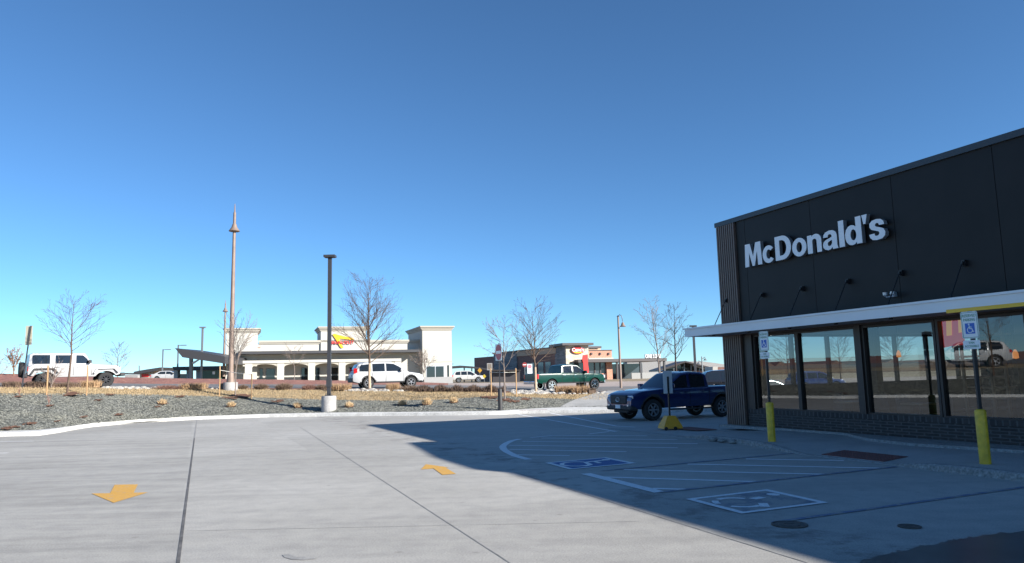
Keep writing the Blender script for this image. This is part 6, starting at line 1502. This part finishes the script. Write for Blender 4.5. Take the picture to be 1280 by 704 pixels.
# dark bins/meters before the wing
# far gabled building
Yg = 215.0; r = empty('gabled_building', P(857, 468, Yg), 0, 'far building with wide low gable of trusses, brick wall and white lettering', 'building')
mb = MB(); flatpoly(mb, [(822,462.5),(857,451.2),(893,460.2),(893,462),(857,453.1),(822,464.6)], Yg, 14); rel(mb, r, 'roof', M['awnbrown'])
mb = MB(); flatpoly(mb, [(826,463.6),(857,453.3),(889,461.2),(889,478),(826,478)], Yg+8, 5); rel(mb, r, 'gable_glazing', M['midglass'])
for (xa, ya, xb, yb) in ((830,461.5,850,455.6),(866,456.8,887,462.5)):
    mb = MB(); mb.tube([P(xa,ya,Yg+1), P(xb,yb,Yg+1)], .22, 6); rel(mb, r, 'truss', M['cbase'])
for x, t in ((842,457.5),(855,453.5),(863.5,455),(874,457.5),(888.5,461.5)):
    mb = MB(); flatpoly(mb, [(x,t),(x+.9,t+.2),(x+.9,478),(x,478)], Yg+1.5, .4); rel(mb, r, 'post', M['pole_grey'] if x < 880 else M['pole_dark'])
mb = MB(); flatpoly(mb, [(827,463.8),(877,463.6),(877,470),(872,478),(827,478)], Yg+5, 2); rel(mb, r, 'brick_wall', M['orangebrick'])
o0 = P(839.5, 466.4, Yg+4.7); o1 = P(864, 462.5, Yg+4.7)
mb = text_mesh("TORCHY'S TACOS", lambda a, b, d: Vector((o0.x + a, o0.y - d, o0.z + b)), o1.x-o0.x, (o1.z-o0.z)*.8, 0, .2, bold=.02); rel(mb, r, 'sign_lettering', M['letter'])
r = empty('grey_roofed_building', P(815, 470, 260), 0, 'pale grey roofed building behind the patio canopy and gable', 'building')
mb = MB(); flatpoly(mb, [(784,453),(826,451.5),(880,452),(905,455.5),(905,476),(784,476)], 262, 10); rel(mb, r, 'wall', M['cbase'])
r = empty('white_and_brick_block', P(898, 468, 190), 0, 'far white and red brown block beside the slatted corner', 'building')
mb = MB(); flatpoly(mb, [(891,458.5),(897.2,458.5),(897.2,478),(891,478)], 190, 8); rel(mb, r, 'white_wall', M['stucco'])
mb = MB(); flatpoly(mb, [(897.3,459),(925,458.4),(925,478),(897.3,478)], 190, 8); rel(mb, r, 'brick_wall', M['brownbrick'])
mb = MB(); flatpoly(mb, [(897.5,464.5),(925,464.3),(925,466.5),(897.5,466.6)], 189.8, .2); rel(mb, r, 'pale_band', M['stucco'])
# carport behind the far white SUV
r = empty('carport', P(588, 478, 135), 0, 'long dark curved carport roof behind the far white SUV', 'carport')
mb = MB(); flatpoly(mb, [(560,458.3),(575,457),(590,458),(605,460.2),(620,463),(620,464.4),(605,462.2),(590,460.3),(575,459.6),(560,460.6)], 135, 6); rel(mb, r, 'roof', M['darkroof'])
for x in (579.5, 589, 616): mb = MB(); flatpoly(mb, [(x,460),(x+1.4,460),(x+1.4,478.5),(x,478.5)], 138, .3); rel(mb, r, 'post', M['pole_dark'])
# dark kiosk/bins between building and green truck
r = empty('bin_enclosure', P(640, 480, 92), 0, 'dark enclosure in front of the brown brick wing behind tree stakes', 'enclosure')
mb = MB(); flatpoly(mb, [(616,463),(650,463),(650,478.8),(616,478.8)], 118, 5); rel(mb, r, 'wall', mat('dark_enclosure', (.06,.055,.06), .7))
mb = MB(); flatpoly(mb, [(613,462.4),(651,462.4),(651,463.4),(613,463.4)], 117, 6); rel(mb, r, 'cap', M['awnbrown'])

far_suv('suv', 'dark SUV in the lot beyond, seen through the second restaurant window', 'SUV', 1020, 489, 66, R(4), M['carblue'])
for (x, Y, h_, sd_, lb) in [(985, 70, 4.6, 201, 'bare tree seen through the first restaurant window'), (1050, 80, 5.2, 202, 'bare tree seen through the second restaurant window'), (1120, 66, 4.4, 203, 'bare tree seen through the third restaurant window')]:
    bare_tree(Vector((ray(x, 460).x/ray(x, 460).y*Y, Y, .7)), h_, 3.4, lb, sd_, .06, .25, 'leader', bark='bark_dark', limbs=22, maxl=2, group=G1, rmin=.012)
rd = random.Random(8); up_ = [(955 + 7*k, 459 - .02*k*7*.5 - rd.uniform(0, 5.5) - (3 if k % 9 in (3,4,5) else 0)) for k in range(48)]
mb = MB(); flatpoly(mb, up_ + [(up_[-1][0], 478), (955, 478)], 150, 25); tag(mb.build('far_tree_line', M['hedge']), kind='stuff')
# off-frame companions seen only in the window reflections
far_suv('suv', 'white SUV on the street to the left, reflected in the restaurant windows', 'SUV', 0, 484, 41, R(0), M['carwhite'])
bpy.data.objects[-1] if False else None
for o in list(COL.objects):
    if o.get('label', '').startswith('white SUV on the street'): o.location = (-27.5, 24, 1.6); o.rotation_euler = (0, 0, R(70))
p = Vector((-24.5, 22, 1.1)); bare_tree(p, 4.6, 2.6, 'staked bare tree left of the view, seen in the window reflections', 123, .05, .4, 'leader', limbs=16, maxl=2)

# ------------------------------------------------------------------ light
SX, SY, EL = 0.871, -0.491, R(24.2)
sd = Vector((SX*math.cos(EL), SY*math.cos(EL), math.sin(EL))).normalized()
l = bpy.data.lights.new('sun', 'SUN'); l.energy = 5.0; l.angle = R(0.53); l.color = (1.0, 0.95, 0.87)
lo = bpy.data.objects.new('sun', l); COL.objects.link(lo); lo.rotation_euler = (-sd).to_track_quat('-Z', 'Y').to_euler(); lo.location = (30, -20, 30)
w = bpy.data.worlds.new('World'); scene.world = w; w.use_nodes = True; nt = w.node_tree; bg = nt.nodes['Background']
sky = nt.nodes.new('ShaderNodeTexSky'); sky.sky_type = 'NISHITA'; sky.sun_disc = False; sky.sun_elevation = EL; sky.sun_rotation = math.atan2(SX, SY)
sky.altitude = 3000; sky.air_density = 1.0; sky.dust_density = 0.0; sky.ozone_density = 7.0
tint = mixc(nt, 1.0, sky.outputs[0], (0.92, 1.04, 0.97), 'MULTIPLY'); nt.links.new(tint, bg.inputs[0]); bg.inputs[1].default_value = 0.09
vs_ = scene.view_settings; vs_.view_transform = 'Standard'; vs_.look = 'None'; vs_.exposure = 1.0; vs_.gamma = 1.0; vs_.use_curve_mapping = False
scene.render.engine = 'CYCLES'; scene.cycles.max_bounces = 8; scene.cycles.transparent_max_bounces = 12; scene.cycles.use_denoising = True
